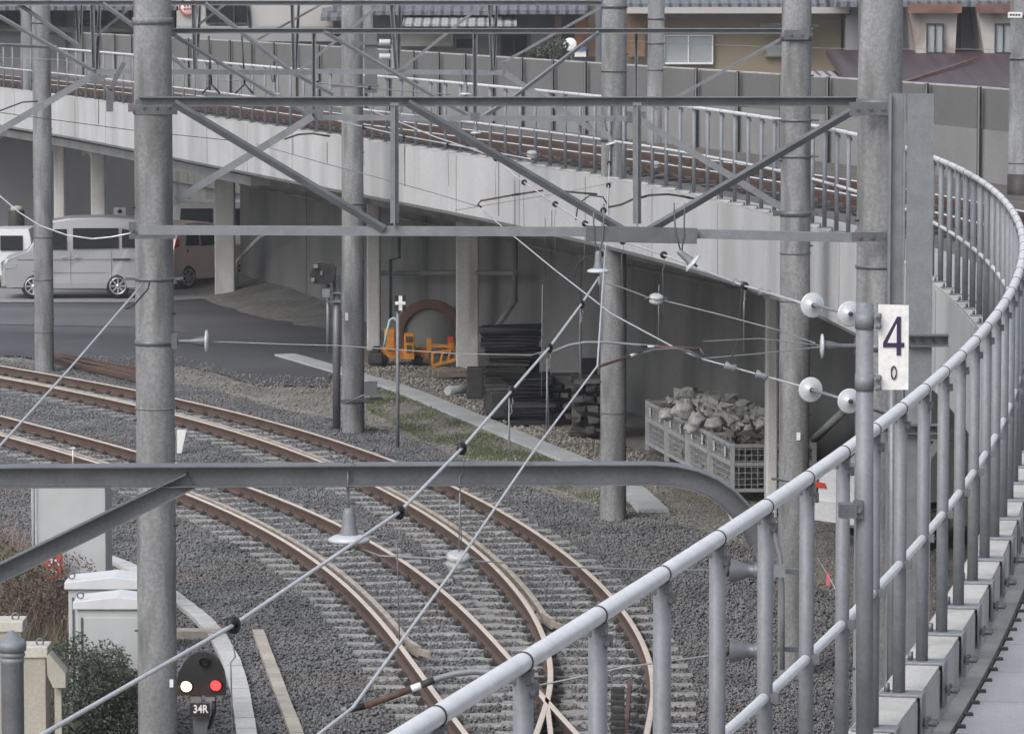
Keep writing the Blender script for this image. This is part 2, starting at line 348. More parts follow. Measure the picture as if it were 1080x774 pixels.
stones('edge_gravel', gp([(-20, 362), (60, 372), (190, 374), (262, 392), (345, 398), (362, 376), (356, 340), (300, 322), (340, 322), (372, 340), (372, 410), (268, 408), (190, 390), (60, 392), (-20, 384)]), 3500, .012, .03, mat('loose_stone', (.21, .205, .19), .9, var=.45, scale=1.5), z0=-.03, zj=.02)
stones('yard_chippings', gp([(560, 442), (690, 476), (760, 500), (860, 520), (1000, 560), (1000, 740), (900, 660), (800, 590), (700, 548), (620, 498), (560, 462)]), 42000, .010, .026, mat('chipping', (.20, .19, .172), .95, var=.4, scale=1.0, fine=.3), z0=-.062, zj=.012)
sp2 = [(400, 372), (490, 388), (560, 440), (680, 475), (700, 520), (640, 490), (540, 450), (440, 412), (380, 392)]
stones('yard_gravel', gp(sp2), 16000, .015, .05, mat('yard_stone', (.25, .235, .21), .9, var=.45, scale=1.5), z0=-.055, zj=.02)

# ---------------------------------------------------------------- grass
def blades(name, polypx, n, hmin, hmax, m, z=-.06, width=.006, clump=True, lean=.5, zone=None):
    poly = gp(polypx, z); P_ = np.array([(p.x, p.y) for p in poly]); lo = P_.min(0); hi = P_.max(0)
    x = rng.uniform(lo[0], hi[0], n*3); y = rng.uniform(lo[1], hi[1], n*3); k = in_poly(x, y, P_); x = x[k]; y = y[k]
    if clump:
        q = np.array([noise.noise(Vector((a*1.3, b*.8, 3))) for a, b in zip(x, y)]); k = q > rng.uniform(-.35, .35, len(q)); x = x[k]; y = y[k]
    x = x[:n]; y = y[:n]; N_ = len(x); h = rng.uniform(hmin, hmax, N_); a = rng.uniform(0, 6.28, N_); wv = width*rng.uniform(.7, 1.6, N_)
    lx = rng.normal(0, lean, N_)*h; ly = rng.normal(0, lean, N_)*h
    p0 = np.stack([x-np.cos(a)*wv, y-np.sin(a)*wv, np.full(N_, z)], -1); p1 = np.stack([x+np.cos(a)*wv, y+np.sin(a)*wv, np.full(N_, z)], -1)
    p2 = np.stack([x+lx, y+ly, z+h], -1); V = np.stack([p0, p1, p2], 1).reshape(-1, 3)
    return np_mesh(name, V, np.arange(N_*3), 3, m, kind='stuff')
blades('grass', [(395, 408), (430, 418), (500, 452), (600, 495), (700, 548), (640, 535), (540, 500), (440, 462), (385, 432)], 26000, .03, .09, M['grass'])
blades('sparse_grass', [(190, 380), (345, 402), (400, 420), (450, 460), (300, 428), (190, 398)], 6000, .02, .05, mat('dull_grass', (.12, .12, .075), .9, var=.4), width=.004)
blades('wall_foot_grass', [(560, 440), (690, 478), (800, 540), (860, 590), (780, 565), (700, 515), (560, 455)], 9000, .02, .06, mat('dry_grass', (.15, .13, .085), .9, var=.4), width=.005)

# ---------------------------------------------------------------- cable troughs set in the ground
def ribbon(name, px, wid, z, th, m, label, joint=.5, cat='cable trough', group=None):
    # px: centreline pixels; a row of cover slabs with open joints
    pts = [G(a, b, z) for a, b in px]; L_ = [0]
    for a, b in zip(pts, pts[1:]): L_.append(L_[-1] + (b-a).length)
    def at(s_):
        s_ = min(max(s_, 0), L_[-1]); i = max(0, min(len(pts)-2, int(np.searchsorted(L_, s_))-1)); t = (s_-L_[i])/(L_[i+1]-L_[i]); return pts[i].lerp(pts[i+1], t)
    root = thing(name, label, cat, tuple(pts[0]), group)
    body = MB(); cov = MB(); n = int(L_[-1]/joint)
    for i in range(n):
        a = at(i*joint+.006); b = at((i+1)*joint-.006); d = (b-a).normalized(); nn = Vector((d.y, -d.x, 0))*wid/2*(1+random.uniform(-.03, .03))
        jz = Vector((0, 0, random.uniform(-.004, .004)))
        cov.poly([a-nn+jz, b-nn+jz, b+nn+jz, a+nn+jz], .05, Vector((0, 0, 1)))
        a = at(i*joint); b = at((i+1)*joint); nn = Vector((d.y, -d.x, 0))*(wid/2-.02)
        body.poly([a-nn-Vector((0, 0, .12)), b-nn-Vector((0, 0, .12)), b+nn-Vector((0, 0, .12)), a+nn-Vector((0, 0, .12))], .115, Vector((0, 0, 1)))
    cov.build('cover', m, root); body.build('channel', M['wallc'], root)
ribbon('cable_trough', [(300, 375.5), (310, 378), (360, 393), (410, 407), (455, 424), (500, 443), (560, 468), (620, 493), (665, 517), (690, 541)], .42, -.04, .05, M['trough'],
       'long grey concrete cable trough crossing the yard between grass and viaduct wall', 1.0)
ribbon('cable_trough', [(105, 588), (130, 597), (160, 614), (187, 634), (210, 652), (229, 672), (244, 700), (253, 730), (260, 774), (264, 830)], .20, 0.0, .05, M['troughw'],
       'narrow pale concrete cable trough curving down beside the ground signal', .3)
ribbon('cable_trough', [(272, 668), (282, 695), (297, 735), (312, 774), (326, 820)], .13, 0.0, .05, M['trought'],
       'short narrow tan cable trough in the ballast right of the pale one', .45)
o = MB().bar(G(186, 668, .03), G(238, 668, .03), .25, .09).build('kerb_stone', M['trought']); tag(o, 'straight concrete sill lying across the ballast just above the pale trough bend', 'kerb stone')

# ================================================================ TRACKS
GA = 1.067
def rail_pts(l, z=.15): return np.array([(p.x, p.y) for p in (G(a, b, z) for a, b in l)])
OR = rail_pts([(0, 388), (77.5, 399), (142, 412), (185, 423), (270, 442), (322, 455), (373, 473), (415, 487), (474, 510.5), (515, 530), (540, 545), (589, 574), (617.5, 597), (643, 623), (661, 649), (672, 677), (676, 703), (674, 774)])
OL = rail_pts([(0, 397), (77, 410.5), (142, 425), (185, 438), (270, 460), (316, 473), (353, 488.5), (391, 510.5), (430, 532), (461, 556), (487, 579), (540, 607.6), (555.5, 628), (567, 651), (570.5, 675), (567, 774)])
IA = rail_pts([(0, 442), (64.6, 457.5), (142, 477), (248, 510.5), (270, 518.5), (322, 537.6), (373, 563.5), (404, 579), (451, 602), (490, 639), (513, 670), (539, 698), (570, 735), (605, 774)])
IB = rail_pts([(0, 456), (52, 470), (124, 491), (194, 521), (245.5, 540), (270, 550), (309, 571), (347, 607.6), (384, 641), (417, 677), (451, 713.5), (477, 739), (495, 774)])
class Track:
    def __init__(s, r, l, ymax, deg=5):
        s.pr = np.polynomial.Polynomial.fit(r[:, 1], r[:, 0], deg); s.pl = np.polynomial.Polynomial.fit(l[:, 1], l[:, 0], deg)
        s.y0 = 41.2; s.y1 = ymax; s.ye = min(r[:, 1].max(), l[:, 1].max())
    def x(s, y):
        if y < 42.3: return s.x(42.3001) + s.sl(42.3)*(y-42.3)
        if y > s.ye:
            return s.x(s.ye) + s.sl(s.ye-.01)*(y-s.ye)
        return .5*float(s.pr(y)+s.pl(y))
    def sl(s, y):
        y = max(42.3, min(y, s.ye-.01)); return .5*float(s.pr.deriv()(y)+s.pl.deriv()(y))
    def p(s, y, d, z):
        m_ = s.sl(y); t = Vector((m_, 1, 0)).normalized(); return Vector((s.x(y), y, z)) + Vector((t.y, -t.x, 0))*d
def sweep(fn, y0, y1, prof, step=.5):
    mb = MB(); n = int((y1-y0)/step); k = len(prof); vs = []; fs = []
    for i in range(n+1):
        y = y0+(y1-y0)*i/n; vs += [fn(y, d, z) for d, z in prof]
    for i in range(n): fs += [(i*k+j, i*k+(j+1) % k, (i+1)*k+(j+1) % k, (i+1)*k+j) for j in range(k)]
    fs += [tuple(range(k-1, -1, -1)), tuple(n*k+j for j in range(k))]
    return mb.add(vs, fs)
def rail_prof(d, z, h=.153):
    return [(d-.063, z-h), (d-.063, z-h+.014), (d-.012, z-h+.035), (d-.012, z-.04), (d-.032, z-.032), (d-.032, z-.004), (d+.032, z-.004), (d+.032, z-.032), (d+.012, z-.04), (d+.012, z-h+.035), (d+.063, z-h+.014), (d+.063, z-h)]
def head_prof(d, z): return [(d-.0325, z-.006), (d-.024, z+.001), (d+.024, z+.001), (d+.0325, z-.006)]
# one sleeper, its fastenings as a part
slp_v = MB(); slp_v.add([(x*1.0*(1 if z < 0 else .99), y*(.12 if z < 0 else .055), -.075 if z < 0 else (.0 if abs(x) > .5 else -.012)) for z in (-1, 1) for x in (-1, -.45, .45, 1) for y in (-1, 1)],
    [(0, 2, 3, 1), (2, 4, 5, 3), (4, 6, 7, 5), (8, 9, 11, 10), (10, 11, 13, 12), (12, 13, 15, 14), (0, 1, 9, 8), (6, 14, 15, 7), (0, 8, 10, 2), (2, 10, 12, 4), (4, 12, 14, 6), (1, 3, 11, 9), (3, 5, 13, 11), (5, 7, 15, 13)])
def make_sleeper():
    mb = MB(); mb.v = [v.copy() for v in slp_v.v]; mb.f = list(slp_v.f); mb.smooth = list(slp_v.smooth)
    return mb
clipmb = MB().box((0, 0, .018), (.07, .09, .036)).lathe([(.016, .03), (.014, .065), (.001, .066)], (0, 0, 0), Vector((0, 0, 1)), 6)
slp0 = None
def track(tr, name, label, guard, y0=38.6, spacing=.60, maxn=100):
    global slp0
    root = thing(name, label, 'railway track', tuple(tr.p(46, 0, 0)))
    for d in (-GA/2, GA/2):
        r = sweep(tr.p, y0, tr.y1, rail_prof(d, .150)).build('rail', M['rust'], root)
        sweep(tr.p, y0, tr.y1, head_prof(d, .150)).build('rail_head', M['railtop'], r)
    if guard:
        d = -GA/2+.135
        g = sweep(tr.p, guard[0], guard[1], rail_prof(d, .150, .14)).build('guard_rail', M['guard'], root)
        sweep(tr.p, guard[0], guard[1], head_prof(d, .150)).build('guard_rail_head', M['guard'], g)
        f0 = tr.p(guard[0], d, .09); f1 = tr.p(guard[0]-.5, d+.06, .09); f2 = tr.p(guard[0]-.75, d+.15, .09)
        MB().bar(f0, f1, .05, .12).bar(f1, f2, .03, .07).build('flared_end', M['guard'], g)
    y = y0+.1; n = 0
    while y < tr.y1 and n < maxn:
        m_ = tr.sl(y); ang = math.atan2(1, m_)-math.pi/2
        if slp0 is None:
            s_ = make_sleeper().build('sleeper', M['sleeper'], None, (0, 0, 0)); slp0 = s_
            c = clipmb.build('rail_fastening', M['darkst'], None, (0, 0, 0))
            for k4, (a4, b4) in enumerate(((-1, -1), (-1, 1), (1, -1), (1, 1))):
                c4 = c if k4 == 0 else c.copy()
                if k4: col.objects.link(c4)
                c4.parent = s_; c4.location = (a4*GA/2+b4*.10, 0, 0); s_.parent = root
            o = s_
        else: o = copy_tree(slp0, root)
        o.location = tr.p(y, random.uniform(-.03, .03), random.uniform(-.004, .006)) - Vector(root.location); o.rotation_euler = (0, 0, ang+random.uniform(-.012, .012))
        y += spacing/math.sqrt(1+m_*m_); n += 1
    return root
TO = Track(OR, OL, 86); TI = Track(IA, IB, 76)
def near_track(x, y):
    near_ = np.zeros(len(x), bool)
    for tr in (TO, TI):
        yc = np.clip(y, 41, tr.ye); cx_ = .5*(tr.pr(yc)+tr.pl(yc)) + (y-yc)*tr.sl(tr.ye-.01); near_ |= np.abs(x-cx_)*.92 < 1.05
    return near_
stones('track_ballast', gp(bedpts), 760000, .014, .031, M['stone'], z0=-.042, zj=.04, low=near_track)
track(TO, 'railway_track', 'outer curved track with rusty rails, nearest the yard grass', (48.8, 86))
track(TI, 'railway_track', 'inner curved track with rusty rails, nearest the grey cabinets', (46.8, 76))
# frog casting where the two tracks cross and its closure rails
fr = thing('track_crossing', 'steel crossing frog where the two curved tracks meet, bottom centre', 'rail crossing', tuple(G(570, 735, 0)))
a = G(570, 726, .135)
MB().bar(G(563, 722, .08), G(577, 742, .08), .05, .12).bar(G(577, 742, .08), G(581, 776, .08), .05, .12).build('wing_rail', M['rust'], fr)
MB().bar(G(563, 722, .142), G(577, 742, .142), .05, .01).bar(G(577, 742, .142), G(581, 776, .142), .05, .01).build('wing_rail_head', M['railtop'], fr)
for k in range(10):
    p_ = G(570+k*.6, 716+k*7, .03); MB().box((p_.x, p_.y, .03), (.34, .08, .04)).build('base_plate', M['darkst'], fr)
fr2 = thing('rail_chairs', 'double row of dark bolted chair blocks inside the right rail near the crossing', 'rail chairs', tuple(G(650, 745, 0)))
for k in range(8):
    for q in (0, 1): p_ = G(648+q*7, 722+k*7, .08); MB().box((p_.x, p_.y, .03), (.07, .12, .04)).build('chair_block', M['darkst'], fr2)
o = MB().bar(G(664, 722, .13), G(661, 766, .13), .04, .14).build('check_rail', M['rust'], None, tuple(G(662, 745, 0))); tag(o, 'short rusty check rail beside the right rail at the crossing', 'check rail')
# short stock of old rails beyond the tracks
for k, (a, b, l) in enumerate((((58, 378), (150, 399), 'old brown rail laid in the ballast beyond the tracks, lower of two'), ((40, 372), (150, 393), 'old brown rail laid in the ballast beyond the tracks, upper of two'))):
    o = MB().bar(G(*a, .1), G(*b, .1), .12, .16).bar(G(*a, .19), G(*b, .19), .06, .03).build('spare_rail', M['rust'], None, tuple(G(*a, 0))); tag(o, l, 'rail', 'old rails beyond the tracks')
def block(name, c, size, m, label, cat, rz=0, bevel=.01, group=None):
    o = MB().box(c, size, rz).build(name, m, None, (c[0], c[1], c[2]-size[2]/2), bevel); return tag(o, label, cat, group)
# small items in the ballast
c = G(190, 478, 0)
mk = thing('track_marker', 'small white wedge marker in the ballast just right of the big left pole', 'marker', tuple(c))
MB().poly([c+Vector((-.05, 0, 0)), c+Vector((.02, 0, 0)), c+Vector((.10, 0, .36)), c+Vector((-.05, 0, .36))], .12).build('plate', M['white'], mk)
c = G(77, 492, 0); mk = thing('track_marker', 'thin white stake beside the inner track at the left', 'marker', tuple(c))
MB().tube([c, c+Vector((0, 0, .28))], .012, 8).build('stake', M['white'], mk); MB().box(c+Vector((0, 0, .285)), (.07, .05, .02)).build('cap', M['white'], mk)

# ================================================================ VIADUCT
DZ = 4.53; KZ = 4.73
via = thing('viaduct', 'curving pale concrete railway viaduct with plain parapet side', 'viaduct', (fx(50), 50, 0))
loft(3.5, 128, [(-.085, KZ-.02), (-.085, 3.80), (-.03, 3.74), (-.03, 4.4), (.06, 4.4), (.06, KZ-.02)], 1).build('parapet_side', M['fascia'], via)
loft(3.5, 128, [(-.08, KZ), (-.08, KZ-.018), (.075, KZ-.018), (.075, KZ)], 1).build('kerb_top', M['kerb'], via)
loft(3.5, 128, [(.062, KZ-.018), (.062, DZ-.2), (.078, DZ-.2), (.078, KZ-.018)], .8).build('kerb_face', M['kerb'], via)
loft(3.5, 128, [(.078, DZ-.02), (.078, DZ-.3), (.158, DZ-.3), (.158, DZ-.02)], .8).build('gutter', M['kerb'], via)
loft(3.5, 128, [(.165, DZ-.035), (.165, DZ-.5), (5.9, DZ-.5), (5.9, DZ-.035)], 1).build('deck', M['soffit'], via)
loft(3.5, 128, [(1.15, DZ), (1.15, DZ-.034), (5.9, DZ-.034), (5.9, DZ)], 1).build('track_bed', mat('dark_track_bed', (.10, .09, .082), .95, var=.3, scale=3, fine=.3, fscale=20), via)
s_ = s_at(30)
while s_ < s_at(126):
    y_ = y_at(s_); t = fdir(y_); MB().box(fp(y_, -.087, 4.25), (.006, .022, .88), math.atan2(t.y, t.x)-math.pi/2).build('parapet_joint', M['soffit'], via); s_ += 3.7
# steel lip with small bolts between gutter and slabs
loft(3.5, 60, [(.158, DZ+.004), (.158, DZ-.03), (.170, DZ-.03), (.170, DZ+.004)], .8).build('edge_lip', M['darkst'], via)
s_ = s_at(15.5)
while s_ < s_at(36):
    MB().box(fp(y_at(s_), .185, DZ+.006), (.035, .03, .012)).build('edge_bolt', M['darkst'], via); s_ += .28
mb = MB(); s_ = s_at(6)
while s_ < s_at(70):
    ya, yb = y_at(s_+.006), y_at(s_+.744)
    mb.poly([fp(ya, .176, DZ-.034), fp(yb, .176, DZ-.034), fp(yb, 1.14, DZ-.034), fp(ya, 1.14, DZ-.034)], .034, Vector((0, 0, 1))); s_ += .75
mb.build('walkway_slabs', M['slab'], via)
# under-deck: edge beam, second ledge, girder, cross beams with haunches and columns
loft(83, 128, [(.5, 3.60), (.5, 3.42), (.9, 3.42), (.9, 3.60)], 1).build('ledge', M['fascia'], via)
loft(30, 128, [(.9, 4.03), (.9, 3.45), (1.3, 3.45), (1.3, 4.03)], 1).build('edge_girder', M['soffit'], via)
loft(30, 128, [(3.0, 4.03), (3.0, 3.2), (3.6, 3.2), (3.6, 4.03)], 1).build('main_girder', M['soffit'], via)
colY = []
for (px, py, wp) in ((814, 541, 12), (493, 389, 24), (394, 366, 14), (237, 312, 21), (104, 293, 15), (63, 285, 11), (-40, 272, 14)):
    p_ = G(px, py, 0); hw = wp/S(p_.y)/2; y = p_.y; t = fdir(y); ang = math.atan2(t.y, t.x)-math.pi/2
    c = MB().box((p_.x, p_.y+.25, 1.95), (hw*2, .5, 4.1), 0).build('column', M['column'], via, None, .03)
    # haunched cross beam on top, running back under the deck
    n = Vector((t.y, -t.x, 0))
    b0 = Vector((p_.x, p_.y+.25, 0))
    MB().poly([b0+Vector((-hw, 0, 4.0)), b0+Vector((-hw, 0, 3.3)), b0+Vector((-hw*1.0, 0, 2.95)), b0+Vector((-hw-.35, 0, 3.5)), b0+Vector((-hw-.35, 0, 4.0))], .3).build('haunch', M['column'], via)
    q = b0+Vector((hw+.45, -.1, 0))
    MB().poly([q+Vector((0, 0, 3.95)), q+Vector((0, 0, 2.9)), q+Vector((.85, .3, 3.5)), q+Vector((.85, .3, 3.95))], .3).build('bracket_haunch', M['column'], via)
# deck track
def vrail(d, z): return lambda mb=None: None
vt = thing('railway_track', 'reddish rails on the viaduct deck behind the tube fence', 'railway track', tuple(fp(50, 2.4, DZ)))
for d in (1.9, 2.97):
    loft(25, 127, [(d-.06, DZ+.03), (d-.06, DZ+.05), (d-.015, DZ+.07), (d-.03, DZ+.15), (d-.03, DZ+.19), (d+.03, DZ+.19), (d+.03, DZ+.15), (d+.015, DZ+.07), (d+.06, DZ+.05), (d+.06, DZ+.03)], 1).build('rail', M['rust'], vt)
    loft(25, 127, [(d-.032, DZ+.19), (d-.028, DZ+.196), (d+.028, DZ+.196), (d+.032, DZ+.19)], 1).build('rail_head', M['rail_tube'], vt)
sl = MB(); s_ = s_at(26)
while s_ < s_at(127):
    for dd in (2.43,):
        a = fp(y_at(s_), dd-.85, DZ+.015); b = fp(y_at(s_), dd+.85, DZ+.015); sl.bar(a, b, .22, .06)
        for ddd in (-.535, .535): c = fp(y_at(s_), dd+ddd-.1, DZ+.06); sl.box(c, (.06, .12, .06))
    s_ += .62
o = sl.build('sleepers', M['darkst'], vt); o['kind'] = 'stuff'

# -------- retaining wall under the viaduct and the darker wall beyond
rw = thing('retaining_wall', 'stained grey concrete wall under the viaduct behind the yard', 'wall', tuple(fp(70, WALL_D, 0)))
yw = G(247, 313, 0).y
_lo, _hi = 60.0, 125.0
for _ in range(40):
    yw = (_lo+_hi)/2
    if fp(yw, WALL_D).x*F/yw+540 > 249: _lo = yw
    else: _hi = yw
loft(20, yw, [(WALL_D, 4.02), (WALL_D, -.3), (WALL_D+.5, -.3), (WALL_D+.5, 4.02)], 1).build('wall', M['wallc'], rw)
mb = MB()
for yy in np.arange(44, yw, 10.4):
    p_ = fp(yy, WALL_D-.012, 2); t = fdir(yy); mb.box(p_, (.02, .05, 4.0), math.atan2(t.y, t.x)-math.pi/2)
mb.build('joint', M['soffit'], rw)
loft(40, yw, [(WALL_D-.03, 2.5), (WALL_D-.03, 2.45), (WALL_D+.02, 2.45), (WALL_D+.02, 2.5)], 1).build('ledge', M['soffit'], rw)
fw = thing('far_wall', 'grey concrete wall with horizontal joints behind the parked vans', 'wall', tuple(fp(112, 9, 0)))
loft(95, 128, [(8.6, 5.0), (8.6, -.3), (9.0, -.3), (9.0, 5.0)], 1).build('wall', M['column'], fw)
for z in (1.5, 2.7): loft(95, 128, [(8.57, z), (8.57, z-.05), (8.62, z-.05), (8.62, z)], 1).build('joint', M['soffit'], fw)
# drain pipes on the wall
def pipe(name, px, Y, r, m, label, cat='drain pipe', seg=8, group=None):
    ys_ = Y if isinstance(Y, (list, tuple)) else [Y]*len(px)
    pts = [P(a, b, y_) for (a, b), y_ in zip(px, ys_)]
    o = MB().tube(pts, r, seg).build(name, m, None, tuple(pts[0])); return tag(o, label, cat, group)
def wallY(px):   # depth at which the wall stands for a pixel column
    lo, hi = 40, 125
    for _ in range(40):
        mid = (lo+hi)/2
        if fp(mid, WALL_D-.12).x*F/mid+540 > px: lo = mid
        else: hi = mid
    return lo
pipe('drain_pipe', [(543, 240), (543, 318), (520, 350), (508, 362)], [wallY(543), wallY(543), wallY(520), wallY(508)], .055, M['wallc'], 'grey drain pipe bending down left above the black mat pile')
pipe('drain_pipe', [(400, 288), (520, 288), (545, 288)], [wallY(400), wallY(520), wallY(545)], .05, M['wallc'], 'level grey pipe running along the wall behind the column')
pipe('drain_pipe', [(290, 240), (272, 252), (250, 275), (249, 308)], [wallY(290), wallY(272), wallY(250), wallY(249)], .045, M['column'], 'pale cranked drain pipe right of the column beside the pink car')
pipe('drain_pipe', [(852, 470), (878, 445), (905, 420)], [wallY(852), wallY(878), wallY(905)], .06, M['column'], 'sloping pale pipe on the wall right of the tall pole')
o = pipe('drain_pipe', [(421, 250), (421, 272), (412, 274), (412, 335)], wallY(421)-.3, .035, M['galv'], 'thin grey down pipe stepping left on the wall above the orange trolley')

# ================================================================ TUBE FENCE
HZ = 5.81
fen = thing('tube_fence', 'galvanised tube fence curving along the viaduct edge', 'fence', tuple(fp(16, 0, KZ)))
def tube_along(y0, y1, z, r, name, m, seg=12, parent=fen, step=.35):
    s0, s1 = s_at(y0), s_at(y1); n = int((s1-s0)/step); pts = [fp(y_at(s0+(s1-s0)*i/n), 0, z) for i in range(n+1)]
    return MB().tube(pts, r, seg).build(name, m, parent)
hr = tube_along(5, 127, HZ, .0235, 'handrail', M['rail_tube'], 18)
mr = tube_along(5, 127, HZ-.585, .0165, 'mid_rail', M['rail_tube'], 12)
def fpx(y): q = fp(y, 0, HZ); d = q-Vector((0, 0, CAMZ)); return 540+F*d.x/(d.y*math.cos(PITCH)-d.z*math.sin(PITCH))
lo_, hi_ = 8.0, 20.0
for _ in range(40):
    mid_ = (lo_+hi_)/2
    if fpx(mid_) < 757: lo_ = mid_
    else: hi_ = mid_
pstep = []; s_ = s_at(lo_)
while s_ > s_at(5.3): s_ -= .765
while s_ < s_at(126):
    y = y_at(s_); pstep.append(y); s_ += .765 + max(0, min(1, (y-55)/30))*.35
ringm = MB(); ringm.lathe([(.0234, -.004), (.0258, -.0035), (.0258, .0035), (.0234, .004)], (0, 0, 0), Vector((0, 1, 0)), 18)
postmb = MB().tube([(0, 0, 0), (0, 0, HZ-KZ-.03)], .0245, 14)
post0 = postmb.build('post', M['galv'], None, (0, 0, 0))
b = MB().box((.012, 0, .006), (.165, .11, .012)).box((.0905, 0, -.08), (.011, .11, .175)); b = b.build('base_bracket', M['galv'], None, (0, 0, 0), .004); b.parent = post0
for sg_ in (-1, 1):
    b = MB().tube([(.09, .028*sg_, -.10), (.148, .028*sg_, -.10)], .0105, 8).box((.110, .028*sg_, -.10), (.012, .034, .034))
    b = b.build('bolt', M['galvd'], None, (0, 0, 0)); b.parent = post0
b = MB().tube([(-.045, 0, .01), (-.045, 0, .045)], .011, 8).build('bolt', M['galvd'], None, (0, 0, 0)); b.parent = post0
b = MB().box((0, 0, HZ-KZ-.035), (.044, .044, .03)).box((.026, 0, HZ-KZ-.062), (.022, .016, .03)).tube([(.028, -.02, HZ-KZ-.068), (.028, .02, HZ-KZ-.068)], .007, 8)
b = b.build('saddle', M['galvd'], None, (0, 0, 0)); b.parent = post0
b = MB().lathe([(.0195, -.016), (.026, -.014), (.026, .014), (.0195, .016)], (0, 0, HZ-KZ-.585), Vector((0, 1, 0)), 12).box((.03, 0, HZ-KZ-.585), (.03, .03, .03))
b = b.build('clamp', M['galvd'], None, (0, 0, 0)); b.parent = post0
b = ringm.build('joint_ring', M['darkst'], None, (0, 0, 0)); b.parent = post0; b.location = (0, 0, HZ-KZ)
vis = [y for y in pstep if y > 7.5]
near = vis[:100]; rest = vis[100:]
first = True
for y in near:
    o = post0 if first else copy_tree(post0, fen); first = False
    o.parent = fen; t = fdir(y); o.location = fp(y, 0, KZ) - Vector(fen.location); o.rotation_euler = (0, 0, math.atan2(t.y, t.x)-math.pi/2)
mb = MB()
for y in rest + [y for y in pstep if y <= 7.5]: mb.tube([fp(y, 0, KZ), fp(y, 0, HZ-.03)], .0245, 8)
o = mb.build('far_posts', M['galv'], fen); o['kind'] = 'stuff'

# ================================================================ NOISE BARRIER beyond the deck
bar = thing('noise_barrier', 'long brown grey panelled noise barrier with dark posts beyond the viaduct tracks', 'barrier', tuple(fp(80, 5.8, DZ)))
loft(30, 127, [(5.92, 5.28), (5.92, 4.0), (6.06, 4.0), (6.06, 5.28)], 1).build('base', M['barrierl'], bar)
loft(30, 127, [(5.95, 5.86), (5.95, 5.282), (6.03, 5.282), (6.03, 5.86)], 1).build('panels', M['barrier'], bar)
loft(30, 127, [(5.95, 5.885), (5.95, 5.862), (6.04, 5.862), (6.04, 5.885)], 1).build('capping', M['kerb'], bar)
pb = MB().box((0, 0, .93), (.05, .06, 1.86)); p0 = pb.build('post', M['darkst'], None, (0, 0, 0)); b = MB().box((-.026, -.045, .93), (.006, .05, 1.86)).build('lit_post_flange', M['barrierl'], None, (0, 0, 0)); b.parent = p0  # paler flange strip: the lit edge of each dark post, put into its colour
s_ = s_at(45); first = True
while s_ < s_at(126):
    y = y_at(s_); o = p0 if first else copy_tree(p0, bar); first = False; o.parent = bar
    t = fdir(y); o.location = fp(y, 5.87, 4.03)-Vector(bar.location); o.rotation_euler = (0, 0, math.atan2(t.y, t.x)-math.pi/2); s_ += 2.15

# ================================================================ HOUSES beyond the railway
def wallbox(mb, x0, x1, y0, y1, Y, depth=5.0):
    a = P(x0, y0, Y); b = P(x1, y1, Y); mb.box(((a.x+b.x)/2, Y+depth/2, (a.z+b.z)/2), (abs(b.x-a.x), depth, abs(a.z-b.z))); return mb
def rect(mb, x0, x1, y0, y1, Y, th=.06):
    a = P(x0, y0, Y); b = P(x1, y1, Y); mb.box(((a.x+b.x)/2, Y-th/2, (a.z+b.z)/2), (abs(b.x-a.x), th, abs(a.z-b.z))); return mb
def win(parent, x0, x1, y0, y1, Y, glass='glassl', frame='white', panes=2):
    fr_ = MB(); t = 1.2
    rect(fr_, x0, x1, y0, y0+t, Y, .10); rect(fr_, x0, x1, y1-t*1.6, y1, Y, .14)
    rect(fr_, x0, x0+t, y0+t, y1-t*1.6, Y, .10); rect(fr_, x1-t, x1, y0+t, y1-t*1.6, Y, .10)
    for k in range(1, panes): xx = x0+(x1-x0)*k/panes; rect(fr_, xx-.6, xx+.6, y0+t, y1-t*1.6, Y, .09)
    f = fr_.build('window', M[frame], parent); rect(MB(), x0+t, x1-t, y0+t, y1-t*1.6, Y, .03).build('pane', M[glass], f); return f
def sloped(px0, px1, pyb, Yb, pyt, Yt, th=.12):
    a = P(px0, pyb, Yb); b = P(px1, pyb, Yb); c = P(px1, pyt, Yt); d = P(px0, pyt, Yt)
    a.x *= 1; return MB().poly([a, b, Vector((b.x, c.y, c.z)), Vector((a.x, d.y, d.z))], th, Vector((0, 0, -1)))
# tan house
h = thing('house', 'tan rendered house with blue grey tiled roof and pale sliding window', 'house', tuple(P(790, 200, 125)))
wallbox(MB(), 640, 887, 12, 290, 125).build('wall', M['tan'], h)
wallbox(MB(), 640, 887, 12, 19, 124.9, .09).build('upper_grey_board', M['greyw'], h)  # thin grey strip across the wall top, just below the gutter
sloped(655, 897, 4, 124.0, -26, 129, .12).build('roof', M['tile'], h)
wallbox(MB(), 656, 896, 8, 14.5, 123.8, .3).build('gutter', M['cream'], h)
win(h, 700, 752, 37, 68, 124.9); win(h, 806, 850, 45, 60, 124.9, 'greyw' if 0 else 'glassl', 'tan')
rect(MB(), 800, 862, 25, 29, 124.3, .5).build('window_hood', M['darkst'], h)
rect(MB(), 655, 680, 14, 60, 124.7, .2).build('corner_panel', mat('brown_timber', (.16, .10, .06), .8), h)
MB().tube([P(897, 12, 123.7), P(893, 19, 124.3), P(888, 21, 124.8), P(888, 90, 124.8)], .035, 6).build('down_pipe', M['darkst'], h)
o = sloped(845, 935, 82, 118, 75, 121, .05).build('canopy', M['tile2'], None, tuple(P(890, 82, 118))); tag(o, 'pale striped corrugated canopy roof just above the noise barrier', 'canopy')
